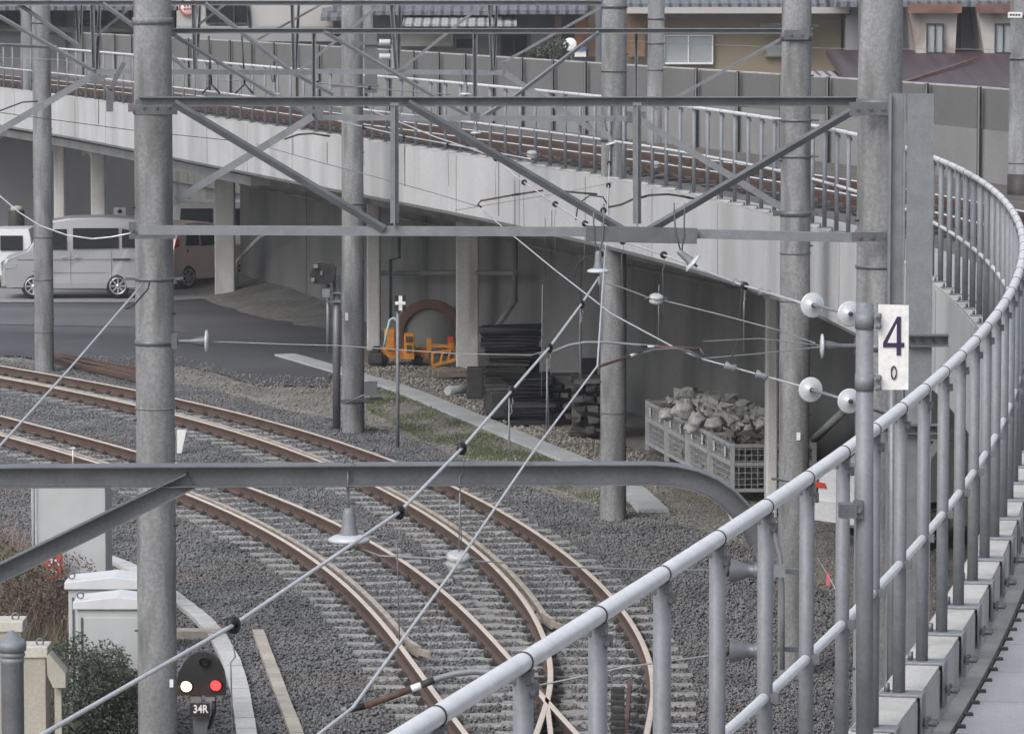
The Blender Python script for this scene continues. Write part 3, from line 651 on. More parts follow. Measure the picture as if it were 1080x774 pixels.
# old house with stained dormers
h = thing('house', 'old house with rust stained white dormer walls above a dark red metal roof', 'house', tuple(P(1000, 200, 122)))
wallbox(MB(), 893, 1200, -30, 260, 124).build('wall', M['greyw'], h)
for x0, x1 in ((957, 1013), (1029, 1085)):
    a = P(x0+3, -2, 121.2); b = P(x1-10, -2, 121.2); c = P(x1-12, 64, 121.2); d = P(x0+10, 60, 121.2)
    MB().poly([P(x0+2, 8, 121.2), P(x1-3, 8, 121.2), P(x1-6, 64, 121.2), P(x0+10, 62, 121.2)], 2.7).build('dormer', M['stucco'], h)
    rect(MB(), x0, x1, 4, 14, 121.1, .35).build('rusty_fascia', M['rustband'], h)
    win(h, x0+20, x0+38, 25, 57, 121.15, 'glassl', 'darkst', 2)
rect(MB(), 1013, 1030, 6, 58, 123.8, .2).build('grey_panel', M['greyw'], h)
sloped(897, 1200, 92, 113, 53, 122, .15).build('lower_roof', M['redroof'], h)
for (a, b) in (((950, 90), (1030, 63)), ((1010, 92), (1075, 76)), ((905, 77), (925, 68))):
    q0 = P(a[0], a[1]-2, 113.6); q1 = P(b[0], b[1]-1, 119); MB().bar(q0, q1, .07, .05).build('roof_batten', M['rustband'], h)
sloped(880, 1200, 2, 121.5, -20, 126, .15).build('roof', M['tile'], h)
# cream house
h = thing('house', 'cream walled house at the upper left with a round red emblem on its wall', 'house', tuple(P(250, 150, 126)))
wallbox(MB(), 186, 352, -20, 300, 126).build('wall', M['cream'], h)
mb = MB().lathe([(.0001, 0), (.28, 0), (.28, -.02), (.0001, -.02)], P(198, 7, 125.9), Vector((0, 1, 0)), 24); e = mb.build('emblem_disc', M['white'], h)
MB().lathe([(.22, -.01), (.27, -.01), (.27, -.04), (.22, -.04), (.22, -.01)], P(198, 7, 125.9), Vector((0, 1, 0)), 24).build('emblem_ring', M['redsign'], e)
mb = MB()
for dx in (-.09, .0, .09): mb.box(P(198, 7, 125.87)+Vector((dx, 0, .05)), (.05, .03, .12)); mb.box(P(198, 7, 125.87)+Vector((dx, 0, -.08)), (.07, .03, .05))
mb.build('emblem_mark', M['redsign'], e)
wallbox(MB(), 186, 352, 28, 44, 125.2, .7).build('lower_band', M['greyw'], h)
win(h, 217, 262, 4, 26, 125.9, 'glass', 'darkst', 3)
sloped(338, 362, 18, 124.5, 2, 127).build('roof_edge', M['tile'], h)
# grey house with canopy
h = thing('house', 'grey house with tiled eaves, corrugated canopy and a dark window, behind the beams', 'house', tuple(P(450, 150, 127)))
wallbox(MB(), 352, 556, -20, 300, 127).build('wall', M['greyw'], h)
sloped(345, 600, 12, 125.2, -16, 130).build('roof', M['tile'], h)
sloped(424, 545, 26, 123.6, 13, 126.8, .06).build('canopy', M['tile2'], h)
win(h, 480, 500, 40, 53, 126.9, 'glass', 'greyw', 1); win(h, 528, 556, 37, 58, 126.9, 'glass', 'darkst', 2)
rect(MB(), 420, 478, 36, 49, 126.6, .3).build('balcony_panel', M['cream'], h)
# middle house
h = thing('house', 'house with grey tiled eaves, satellite dish and brown timber corner', 'house', tuple(P(600, 150, 126)))
wallbox(MB(), 556, 650, -20, 300, 126.5).build('wall', mat('mid_house_wall', (.15, .15, .15), .9, var=.2, scale=.5), h)
sloped(520, 620, 11, 124.5, -20, 129).build('roof', M['tile'], h)
rect(MB(), 560, 584, 32, 50, 126.4, .1).build('shutter', M['greyw'], h)
rect(MB(), 585, 592, 14, 60, 126.3, .2).build('post', M['tan'], h)
rect(MB(), 606, 620, 20, 52, 126.2, .2).build('orange_panel', mat('brick_panel', (.34, .15, .09), .8, var=.2), h)
rect(MB(), 620, 634, 12, 60, 126.0, .2).build('timber_panel', mat('brown_panel', (.17, .12, .08), .8), h)
dsh = MB().lathe([(.0001, .05), (.10, .04), (.19, 0), (.2, -.01), (.18, .0), (.09, .055), (.0001, .07)], P(601, 47, 124.5), Vector((-.15, -1, .25)), 20).build('satellite_dish', M['white'], None, tuple(P(601, 47, 124.5)))
tag(dsh, 'round white satellite dish in front of the brown house corner', 'satellite dish')
o = MB().tube([P(601, 48, 124.6), P(603, 60, 124.6), P(603, 80, 124.6)], .03, 6).build('mast', M['galv'], dsh)
bx = rect(MB(), 606, 618, 51, 60, 124.2, .3).build('storage_box', M['white'], None, tuple(P(612, 60, 124.2))); tag(bx, 'small white box with blue lid below the satellite dish', 'box')
rect(MB(), 606, 618, 50, 52.5, 124.15, .34).build('lid', mat('blue_lid', (.05, .10, .30), .5), bx)
# long low dark building, far left
h = thing('building', 'long low grey building with dark window band at the far upper left', 'building', tuple(P(60, 150, 128)))
wallbox(MB(), -120, 186, 9, 300, 128).build('wall', M['greyw'], h)
sloped(-120, 190, 7, 126, -12, 131).build('roof', M['tile'], h)
for k in range(4): win(h, -10+k*48, 22+k*48, 12, 27, 127.9, 'glass', 'darkst', 2)
rect(MB(), -120, 186, 30, 34, 127.8, .2).build('ledge', M['soffit'], h)

# ================================================================ VEGETATION
def bush(name, label, cat, c, rx, ry, rz_, n, m, ls=.035, group=None, tall=False):
    root = thing(name, label, cat, (c.x, c.y, c.z), group); vs = np.empty((n*4, 3)); k = 0
    cent = [(rng.uniform(-.75, .75)*rx, rng.uniform(-.75, .75)*ry, rng.uniform(.15, .85)*rz_, rng.uniform(.28, .5)) for _ in range(16)]
    for i in range(n):
        cc = cent[int(rng.integers(len(cent)))]; d = rng.normal(0, 1, 3); d /= np.linalg.norm(d); rr = rng.uniform(.55, 1.05)**.5
        p_ = np.array([cc[0]+d[0]*rx*cc[3]*rr, cc[1]+d[1]*ry*cc[3]*rr, max(.02, cc[2]+d[2]*rz_*cc[3]*rr*.8)])
        u = rng.normal(0, 1, 3); u /= np.linalg.norm(u); v_ = np.cross(u, rng.normal(0, 1, 3)); v_ /= np.linalg.norm(v_); s1 = ls*rng.uniform(.6, 1.3)
        vs[k:k+4] = [p_-u*s1, p_+v_*s1*.4, p_+u*s1, p_-v_*s1*.4]; k += 4
    np_mesh('leaves', vs, np.arange(n*4), 4, m, root)
    mb = MB()
    for cc in cent[:10]: mb.tube([c+Vector((cc[0]*.2, cc[1]*.2, 0)), c+Vector((cc[0]*.6, cc[1]*.6, cc[2]*.6)), c+Vector((cc[0], cc[1], cc[2]+rz_*.2))], [.016, .010, .004], 5)
    mb.build('stems', M['stem'], root); return root
c = G(112, 812, 0); bush('shrub', 'dark green shrub in front of the grey cabinets', 'shrub', c, .62, .5, 1.15, 20000, M['leaf'], .021)
c = G(88, 662, 0); c.z = 0; bush('shrub', 'blue green shrub at the foot of the tall grey box, beside its red sign', 'shrub', c, .42, .4, .55, 4500, mat('juniper_leaf', (.06, .10, .08), .7, var=.4), .03)
c = G(30, 660, 0); bush('shrub', 'low green growth among the brown weeds at the left edge', 'shrub', c, .5, .5, .9, 2500, mat('olive_leaf', (.10, .11, .06), .8, var=.4), .035)
c = G(20, 690, 0); bush('dry_shrub', 'reddish brown dry shrub at the left edge below the slanting brace', 'shrub', c, .8, .6, 1.0, 9000, mat('dry_leaf', (.13, .095, .078), .9, var=.4), .022)
o = blades('dry_weeds', [(-60, 600), (22, 596), (60, 640), (75, 700), (78, 812), (-60, 830)], 5500, .25, .95, M['weed'], z=-.05, width=.006, clump=True, lean=.3)
o = blades('green_weeds', [(-60, 640), (80, 640), (78, 830), (-60, 830)], 6000, .2, .75, mat('olive_weed', (.10, .10, .062), .9, var=.5), z=-.05, width=.008, clump=False, lean=.35)
dr = thing('covered_drum', 'dark drum with a beige cap behind the left white car', 'drum', tuple(P(17, 290, 107)))
MB().lathe([(.001, -1.4), (.20, -1.4), (.21, -.15), (.16, -.06), (.001, -.05)], P(17, 217, 107), Vector((0, 0, 1)), 18).build('body', M['darkst'], dr); MB().lathe([(.15, -.10), (.17, -.08), (.15, 0), (.001, .03)], P(18, 218, 106.9), Vector((0, 0, 1)), 18).build('cap', M['beige'], dr)
bush('shrub', 'small plants in front of the brown house wall below the tiled eaves', 'shrub', P(578, 64, 122), .6, .4, .6, 2500, M['leaf'], .05)

# ================================================================ POLES
def cpole(label, px, Y, wpx, ztop=11.0, bands=(), rungs=0, base=-.3, zb=0.0, name='concrete_pole', m=None, cat='pole'):
    x = P(px, 387, Y).x; r = wpx/S(Y)/2; root = thing(name, label, cat, (x, Y, zb))
    prof = [(r*1.03, zb+base), (r*1.02, 1.5+zb), (r*.985, 6.0), (r*.95, ztop)]
    MB().lathe([(a, b) for a, b in prof] + [(0.001, ztop)], (x, Y, 0), Vector((0, 0, 1)), 32).build('shaft', m or M['pole'], root)
    for (py, h_, kind) in bands:
        z = P(px, py, Y).z; hh = h_/S(Y)
        mb = MB().lathe([(r*1.0, -hh/2), (r*1.05, -hh/2), (r*1.05, hh/2), (r*1.0, hh/2)], (x, Y, z), Vector((0, 0, 1)), 32)
        if kind == 1:
            for sgn in (-1, 1): mb.box((x+sgn*r*1.25, Y-.01, z), (r*.5, .05, hh*.9)); mb.tube([(x+sgn*r*1.35, Y-.06, z), (x+sgn*r*1.35, Y+.05, z)], .012, 6)
        mb.build('band', M['pole'] if kind == 2 else M['galvd'], root)
    if rungs:
        z = zb+1.0; k = 0; b0_ = None
        while z < min(ztop-.5, P(px, 0, Y).z+.3):
            sgn = -1 if k % 2 else 1; a_ = 1.25*sgn; q_ = Vector((x+math.sin(a_)*r*.9, Y-math.cos(a_)*r*.9, z))
            MB().tube([q_, (x+math.sin(a_)*(r+.03), Y-math.cos(a_)*(r+.03), z)], .009, 6).build('step_bolt', M['darkst'], root); z += .9; k += 1
    return root
cpole('thick grey concrete pole at the left, standing before the silver van', 163.5, 36, 41, bands=((22, 7, 2), (114, 12, 0), (244, 5, 0), (294, 3, 1), (361, 5, 0), (430, 1.0, 2), (520, 1, 2)), rungs=1)
cpole('concrete pole directly behind the thick left pole, carrying the second truss', 163.5, 47, 31, bands=((211, 6, 0),))
cpole('slim concrete pole in front of the van windscreen at the far left', 47, 81, 20, bands=((24, 2, 0), (250, 1.5, 0), (295, 1, 0), (350, 1, 0)), rungs=1)
cpole('concrete pole standing by the black signal head at the yard edge', 372.5, 70, 23, bands=((215, 2, 0), (423, 4, 1), (90, 3, 1)), rungs=1)
cpole('concrete pole in the middle, foot in the ballast beside the cable trough', 647, 58.6, 27, bands=((75, 2, 0), (147, 5, 0), (236, 2, 0), (435, 1.2, 0), (7, 4, 0)), rungs=1)
cpole('dark concrete pole right of centre, standing beside the mesh cages', 838, 45.3, 32, bands=((39, 8, 0), (127, 2.5, 1), (165, 2.5, 1), (225, 6, 1), (267, 1.2, 0), (317, 1, 0), (505, 2, 1), (601, 3, 0), (683, 3, 0)), rungs=1)
cpole('thickest concrete pole, mottled, at the right end of the near truss', 926, 34, 48, bands=((112, 16, 0), (246, 8, 0), (281, 3, 0), (365, 8, 0)), rungs=1)
cpole('concrete pole on the viaduct with a small white plate and dark foot, far right', 1075, 57.5, 27, zb=DZ, base=-.03, bands=((62, 2, 0), (172, 1.5, 0), (16, 5, 0)), rungs=1)
x = P(1068, 16, 57.3)
cpole('slim concrete pole on the viaduct in front of the tan house', 691, 76, 18, zb=DZ, base=-.03, bands=((20, 1.5, 0), (74, 1.5, 0), (46, 1, 0)))
cpole('pale slender pole on the viaduct behind the upper left truss', 31, 108, 11, zb=DZ, base=-.05)
cpole('slender grey pole left of the middle concrete pole, on the viaduct', 631, 84, 7, zb=DZ, base=-.05, m=M['galvd'], name='steel_pole')
cpole('slender pole on the viaduct behind the signal side pole', 389, 97, 11, zb=DZ, base=-.05)
pl = rect(MB(), 1063, 1078, 13, 19, 57.2, .02).build('number_plate', M['white'], None, tuple(P(1070, 16, 57.2))); tag(pl, 'small white plate high on the far right pole', 'plate')
mb = MB()
for k in range(4): rect(mb, 1065+k*3, 1067+k*3, 15, 17, 57.185, .01)
mb.build('marks', M['black'], pl)
# dark collar at the foot of the right pole
pk = MB().lathe([(.19, 0), (.19, .28), (.17, .28)], (P(1075, 387, 57.5).x, 57.5, DZ), Vector((0, 0, 1)), 24).build('pole_collar', M['darkst'], None, (P(1075, 387, 57.5).x, 57.5, DZ)); tag(pk, 'dark collar round the foot of the far right viaduct pole', 'collar')

for (nm_, px_, py_, Y_, r_) in (('E', 842, 460, 45.3, .165), ('A', 181, 720, 36, .165), ('C', 366, 334, 70, .18)):
    par = [o for o in bpy.data.objects if o.get('category') == 'pole' and abs(o.location.y-Y_) < .01 and abs(o.location.x-P(px_, 387, Y_).x) < .35][0]
    q_ = P(px_, py_, Y_); dx_ = q_.x-par.location.x; rect(MB(), px_-2, px_+2, py_-4, py_+4, Y_-math.sqrt(max(0, r_*r_-dx_*dx_))+.005, .02).build('tag_plate', M['white'], par)
# steel H column with flat plate
Yg = 32.6
g = thing('steel_column', 'broad flat grey steel column rising beside the thickest pole, behind the number 4 sign', 'steel column', (P(962, 387, Yg).x, Yg, 0))
a = P(957, 99, Yg); b = P(985, 99, Yg); zt = a.z
MB().box(((a.x+b.x)/2, Yg, zt/2), (b.x-a.x, .02, zt)).build('face_plate', M['galv'], g)
a2 = P(938, 99, Yg); MB().box(((a2.x+a.x)/2-.012, Yg+.05, zt/2), (a.x-a2.x-.03, .02, zt)).box((a2.x+.008, Yg+.03, zt/2), (.016, .09, zt)).box((a.x-.02, Yg+.03, zt/2), (.016, .07, zt)).build('side_channel', M['galv'], g)
for (x0, x1, y0, y1) in ((958, 1001, 353, 366), (930, 992, 448, 458)):
    p0_ = P(x0, (y0+y1)/2, Yg-.08); p1_ = P(x1, (y0+y1)/2, Yg-.08); hh = (y1-y0)/S(Yg)
    c_ = MB().chan([p0_, p1_], .10, hh, .012).build('bracket_channel', M['galvd'], g)
    mb = MB()
    for k in range(4): q = p0_.lerp(p1_, .1+.27*k)+Vector((0, .08, 0)); mb.tube([q+Vector((0, -.05, 0)), q+Vector((0, .01, 0))], .014, 6)
    mb.build('bolt', M['darkst'], c_)
o = MB().tube([P(941, 350, 31.5), P(941, 900, 31.5)], .035, 10).build('conduit', M['galvd'], g)

# ================================================================ TRUSS GANTRIES
def gantry(label, Y, members, parts):
    root = thing('truss_gantry', label, 'gantry', tuple(P(*parts, Y)))
    for (nm, kind, a, b, wpx, dy) in members:
        pa = P(a[0], a[1], Y+dy); pb = P(b[0], b[1], Y+dy if not isinstance(b, tuple) or len(b) < 3 else b[2]); h_ = wpx/S(Y)
        mb = MB()
        if kind == 'L': mb.angle(pa, pb, .07, h_, .009)
        elif kind == 'C': mb.chan([pa, pb], .18 if 'chord' in nm else .06, h_, .009)
        elif kind == 'F': mb.bar(pa, pb, .012, h_); mb.bar(pa+Vector((0, .04, h_*.47)), pb+Vector((0, .04, h_*.47)), .07, .008)
        elif kind == 'D':   # pair of angles back to back
            n_ = Vector((h_*.55, 0, 0)); mb.bar(pa, pb, .05, h_*.30); mb.bar(pa+n_, pb+n_, .05, h_*.30); mb.bar(pa+n_*.5+Vector((0, .04, 0)), pb+n_*.5+Vector((0, .04, 0)), .02, h_*.5)
        o = mb.build(nm, M['galv' if kind in 'FD' or Y > 40 else 'galvd'], root)
    return root
def gusset(root, px, py, Y, w_, h_, bolts=2):
    p_ = P(px, py, Y); s1 = S(Y); mb = MB().box(p_, (w_/s1, .012, h_/s1)); o = mb.build('gusset_plate', M['galvd'], root)
    for k in range(bolts): q = p_+Vector(((k-(bolts-1)/2)*w_/s1/(bolts+.3), -.006, 0)); MB().tube([q, q+Vector((0, -.02, 0))], .014, 6).build('bolt', M['galvd'], o)
# nearest truss
g1 = gantry('nearest steel truss beam, spanning from the thick left pole to the thickest right pole', 35.2, [
    ('top_chord', 'C', (146, 107.5), (938, 107.5), 10, 0), ('bottom_chord', 'F', (146, 243), (655, 245), 9.5, 0.0), ('bottom_chord', 'F', (655, 245), (938, 252), 9.5, 0.0),
    ('diagonal', 'L', (183, 109), (405, 242), 9, -.05), ('diagonal', 'L', (430, 109), (657, 243), 9, -.05), ('diagonal', 'L', (912, 110), (685, 243), 9, -.05),
    ('upright', 'F', (416, 112), (416, 239), 7, -.03), ('upright', 'F', (672, 112), (672, 240), 7.5, -.03)], (540, 107))
o = MB().bar(P(618, 246.5, 35.13), P(735, 249, 35.13), .05, .13).build('splice_plate', M['galvd'], g1)
gusset(g1, 165, 113, 35.6, 44, 16, 3); gusset(g1, 165, 245, 35.6, 40, 14, 3); gusset(g1, 140, 243, 35.3, 8, 18, 1); gusset(g1, 918, 115, 33.7, 44, 14, 3); gusset(g1, 920, 250, 33.7, 44, 10, 3)
# second truss
g2 = gantry('second steel truss beam, ending at the dark pole right of centre', 47.5, [
    ('top_chord', 'C', (150, 33), (858, 33), 5.5, 0), ('bottom_chord', 'F', (150, 76), (331, 77), 5, .9), ('bottom_chord', 'F', (322, 124.5), (678, 125.5), 5.5, 0),
    ('diagonal', 'L', (184, 38), (283, 97), 4.5, 0), ('diagonal', 'L', (341, 33), (460, 103), 4.5, 0), ('diagonal', 'L', (632, 34), (540, 104), 4.5, 0), ('diagonal', 'D', (832, 36), (690, 115), 5, 0),
    ('diagonal', 'L', (283, 97), (330, 124), 4.5, 0), ('diagonal', 'L', (460, 103), (498, 124), 5, 0), ('diagonal', 'L', (540, 104), (508, 124), 5, 0),
    ('upright', 'C', (331, 35), (331, 124), 4.5, 0), ('upright', 'C', (501, 35), (501, 124), 5, 0), ('upright', 'C', (671, 35), (671, 124), 3, .2),
    ('knee_brace', 'F', (330, 123), (186, 211), 7.5, -.28), ('knee_brace', 'F', (674, 126), (845, 232), 7, -.28)], (500, 33))
gusset(g2, 331, 121, 47.3, 20, 12, 0); gusset(g2, 671, 124, 47.3, 20, 12, 0); gusset(g2, 501, 123, 47.3, 10, 8, 0); gusset(g2, 840, 37, 45.1, 26, 10, 2)
# third truss
g3 = gantry('third, farthest steel truss beam across the very top, behind the other two', 60, [
    ('top_chord', 'C', (-60, 3.5), (650, 3.5), 5, 0), ('bottom_chord', 'L', (-60, 45), (60, 50), 4, .4), ('bottom_chord', 'F', (99, 76), (330, 76), 5, 0), ('bottom_chord', 'F', (330, 75.5), (530, 77), 5, 0),
    ('diagonal', 'L', (-14, 10), (99, 75), 4.5, -.05), ('diagonal', 'L', (20, 5), (82, 48), 4.5, .1), ('diagonal', 'D', (140, 5), (89, 48), 4, .4), ('diagonal', 'L', (108, 4), (150, 34), 5, -.05), ('diagonal', 'L', (150, 34), (200, 76), 5, -.05),
    ('diagonal', 'L', (216, 4), (306, 75), 5, -.05), ('diagonal', 'D', (236, 5), (209, 26), 4, .4), ('diagonal', 'D', (338, 5), (271, 42), 4, .4), ('diagonal', 'D', (400, 5), (314, 75), 4.5, .0),
    ('diagonal', 'D', (508, 5), (420, 75), 4.5, .0), ('diagonal', 'D', (636, 6), (530, 66), 4.5, .0), ('diagonal', 'L', (306, 75), (352, 100), 5, -.05),
    ('upright', 'C', (97, 5), (99, 75), 4.5, -.02), ('upright', 'C', (105, 5), (102, 75), 3.5, .5), ('upright', 'C', (80, 5), (83, 47), 3.5, .3), ('upright', 'C', (86, 5), (84, 47), 3, .6),
    ('upright', 'C', (204, 5), (206, 75), 5, -.02), ('upright', 'C', (211, 5), (208, 60), 3, .5), ('upright', 'C', (262, 5), (264, 30), 4, .3), ('upright', 'C', (308, 5), (310, 75), 4, -.02), ('upright', 'C', (315, 5), (312, 75), 3, .5),
    ('upright', 'C', (413, 5), (418, 75), 4.5, -.02), ('upright', 'C', (422, 5), (420, 75), 4, .5), ('upright', 'C', (516, 5), (519, 75), 3.5, -.02), ('upright', 'C', (524, 5), (521, 75), 3, .5),
    ('knee_brace', 'F', (100, 79), (-40, 161), 7, -.2), ('knee_brace', 'F', (533, 78), (645, 150), 6, -.2)], (300, 4))
mb = MB().poly([P(98, 79, 59.7), P(118, 80, 59.7), P(100, 88, 59.7), P(94, 84, 59.7)], .012); mb.build('gusset_plate', M['galvd'], g3)
# hanging bracket
b_ = thing('hanging_bracket', 'small steel hanging bracket below the third truss, left of the thick pole', 'bracket', tuple(P(115, 66, 58)))
MB().bar(P(131, 66, 58), P(116, 95, 58), .06, .05).bar(P(108, 88, 58), P(114, 98, 58), .05, .04).build('arm', M['galvd'], b_)
rect(MB(), 112, 119.5, 94, 118, 58, .03).build('plate', M['galvd'], b_)
o = rect(MB(), 135.5, 143, 110, 118, 36, .05).build('band_plate', M['galvd'], None, tuple(P(139, 114, 36))); tag(o, 'small square steel plate on the left side of the thick pole below the top chord', 'plate')
# near curved portal beam
Yc = 20.0
pr = thing('portal_beam', 'nearest grey channel beam across the picture, bending down behind the handrail', 'beam', tuple(P(400, 502, Yc)))
arcp = [P(-80, 504.5, Yc), P(200, 503, Yc), P(460, 501.5, Yc), P(690, 501, Yc)]
for (a, b) in ((712, 502.5), (733, 507), (752, 515), (768, 526), (782, 541), (792, 556), (800, 575)): arcp.append(P(a, b, Yc))
MB().chan(arcp, .15, .10, .006).build('beam', M['galvd'], pr)
MB().tube([P(806, 545, Yc+.03), P(817, 565, Yc+.03), P(823, 588, Yc+.03), P(825, 620, Yc+.03), P(825, 706, Yc+.03)], .012, 8).build('drop_tube', M['galv'], pr)
MB().chan([P(-60, 634, Yc-.02), P(200, 508, Yc-.02)], .10, .085, .006).build('brace', M['galvd'], pr)
MB().box(P(367, 489.5, Yc+.03), (.06, .05, .012)).build('washer_plate', M['galv'], pr); MB().tube([P(363, 490, Yc+.03), P(363, 483, Yc+.03)], .008, 6).build('bolt', M['galvd'], pr); MB().tube([P(371, 490, Yc+.03), P(371, 485, Yc+.03)], .008, 6).build('bolt', M['galvd'], pr)
for y_ in (602, 684): MB().bar(P(819, y_, Yc+.1), P(842, y_, Yc+.1), .03, .022).build('clamp', M['galvd'], pr)
rect(MB(), 816, 828, 595, 608, Yc-.03, .02).build('clamp_plate', M['galv'], pr)

# ================================================================ INSULATORS
def bell(px, py, Y, dw, label, rods, tilt=(0, 0), cap=1.0):
    # cap-and-disc insulator hanging from V rods; dw disc width in pixels
    c = P(px, py, Y); r = dw/S(Y)/2; ax = Vector((tilt[0], tilt[1], 1)).normalized(); root = thing('insulator', label, 'insulator', tuple(c), 'cap and disc insulators under the trusses')
    MB().lathe([(.001, r*1.15*cap), (r*.22, r*1.13*cap), (r*.29, r*.9*cap), (r*.36, r*.5), (r*.45, r*.24), (r*.45, r*.12)], c, ax, 20).build('cap', M['galv'], root)
    MB().lathe([(r*.42, r*.16), (r*.72, r*.12), (r*.97, -.02*r), (r, -.12*r), (r*.94, -.20*r), (r*.6, -.16*r), (r*.3, -.2*r), (.001, -.2*r)], c, ax, 28).build('disc', M['porc'], root)
    MB().tube([c-ax*r*.15, c-ax*r*.6], r*.12, 8).build('pin', M['galvd'], root)
    mb = MB()
    for (x1, y1) in rods: top = P(x1, y1, Y); k = c+ax*r*.85*cap; mid = top.lerp(k, .55)+Vector(((top.x-k.x)*.35, 0, 0)); mb.tube([top+Vector((0, 0, .06)), top, mid, k], max(.007, r*.07), 6)
    mb.build('hanger', M['galvd'], root)
    return root
bell(368, 567, Yc+.03, 45, 'white disc insulator with grey bell cap, biggest, under the nearest beam', [(367, 510)], cap=1.25)
bell(631, 285, 35.1, 24, 'white disc insulator hanging level under the middle of the nearest truss', [(626, 232), (637, 232)], cap=1.5)
bell(730, 277, 35.1, 23, 'tilted white disc insulator right of the middle under the nearest truss', [(711, 222), (722, 222)], tilt=(-1.2, 0), cap=1.5)
bell(645, 151, 47.4, 14, 'small white disc insulator hung before the middle concrete pole', [(638, 126), (648, 126)], tilt=(-.3, 0), cap=1.6)
bell(502, 140, 47.4, 12, 'small white disc insulator below the second truss middle joint', [(503, 126)], cap=1.3)
bell(491, 99, 59.8, 13, 'small white disc insulator hung by a V above the nearest truss, left of centre', [(487, 77), (495, 77)], cap=1.6)
bell(289, 99, 59.8, 13, 'small white disc insulator hung by a V above the nearest truss, further left', [(285, 72), (292, 72)], cap=1.6)
def egg(px, py, Y, wpx, label):
    c = P(px, py, Y); r = wpx/S(Y)/2; root = thing('strain_insulator', label, 'insulator', tuple(c), 'ball shaped strain insulators on stay wires')
    MB().lathe([(.001, -.72*r), (.6*r, -.70*r), (.92*r, -.5*r), (r, -.22*r), (.86*r, -.06*r), (.86*r, .06*r), (r, .22*r), (.92*r, .5*r), (.6*r, .70*r), (.001, .72*r)], c, Vector((.05, -.25, 1)), 22).build('body', M['porcg'], root)
    MB().tube([c+Vector((-1.7*r, 0, 0)), c+Vector((-1.1*r, -.1*r, .25*r)), c+Vector((0, -.95*r, .1*r)), c+Vector((1.1*r, -.1*r, .25*r)), c+Vector((1.7*r, 0, 0)), c+Vector((1.1*r, -.1*r, -.25*r))], r*.09, 6).build('tie', M['wired'], root)
egg(692, 315.5, 35, 15, 'pale ball insulator on the wire right of the middle pole')
egg(483, 590.5, 20, 26, 'largest pale ball insulator, over the tracks below the nearest beam')
egg(561, 163, 62, 11, 'small white ball insulator in front of the viaduct rails, left of the middle pole')
egg(691, 174, 60, 10, 'small white ball insulator in front of the viaduct rails, right of the middle pole')
def postins(px, py, Y, dw, sx, label, length=30, tip=None):
    # horizontal insulator: bracket cone from the pole ending in a disc at (px,py); sx = side the cone comes from
    c = P(px, py, Y); r = dw/S(Y)/2; ax = Vector((sx, 0, 0)); s1 = S(Y); root = thing('post_insulator', label, 'insulator', tuple(c), 'horizontal insulators on pole brackets')
    MB().lathe([(.001, -.2*r), (r*.55, -.16*r), (r, -.06*r), (r, .08*r), (r*.8, .14*r), (r*.45, .18*r)], c, ax, 24).build('disc', M['porc'], root)
    MB().lathe([(r*.45, .16*r), (r*.44, .5*r), (r*.3, 1.1*r), (r*.2, 1.4*r), (r*.2, length/s1)], c, ax, 16).build('cap', M['galvd'], root)
    MB().box(c+ax*(length/s1), (.05, .07, r*1.3)).build('bracket', M['galvd'], root)
    return root
postins(218, 360, 35.7, 24, -1, 'upright disc insulator on the right side of the thick left pole', 34)
postins(867, 365, 34, 26, 1, 'upright disc insulator on a bracket left of the thickest pole', 38)
def coneins(px, py, label):
    Y = 14.6; c = P(px, py, Y); root = thing('post_insulator', label, 'insulator', tuple(c), 'cone insulators behind the near fence posts')
    MB().lathe([(.042, 0), (.040, .02), (.024, .06), (.022, .085), (.028, .088), (.028, .105), (.001, .105)], c, Vector((1, 0, 0)), 18).build('cone', M['galvd'], root)
    MB().tube([c+Vector((-.03, 0, 0)), c], .016, 10).build('pin', M['galvd'], root)
coneins(769, 602, 'grey cone insulator behind the near fence post, upper of the two'); coneins(769, 686, 'grey cone insulator behind the near fence post, lower of the two')
def discpair(pts, Ys, dw, label, tail):
    root = thing('tension_insulator', label, 'insulator', tuple(P(*pts[0], Ys[0])), 'paired disc tension insulators before the thickest pole')
    a = P(*pts[0], Ys[0]); b = P(*pts[1], Ys[1]); ax = (b-a).normalized(); axv = (ax+Vector((0, -1.35, .2))).normalized()
    for p_, Yq in ((a, Ys[0]), (b, Ys[1])):
        r = dw/S(Yq)/2
        MB().lathe([(.001, .24*r), (.2*r, .22*r), (.24*r, .1*r), (.9*r, .06*r), (r, 0), (r*.95, -.08*r), (r*.5, -.12*r), (r*.4, -.3*r), (.001, -.3*r)], p_, axv, 30).build('disc', M['porc'], root)
        MB().lathe([(.001, .42*r), (.16*r, .40*r), (.2*r, .2*r)], p_, axv, 10).build('pin', M['darkst'], root)
    MB().tube([a+axv*.04, b+axv*.02], .012, 8).tube([b, P(*tail)], .012, 8).build('link', M['galv'], root)
discpair([(857, 322), (896, 331)], [32.2, 31.8], 27, 'pair of pale disc insulators in line, upper set beside the sign pole', (942, 342, 32.4))
discpair([(855, 411), (896, 423)], [32.2, 31.8], 27, 'pair of pale disc insulators in line, lower set beside the sign pole', (950, 442, 32.4))

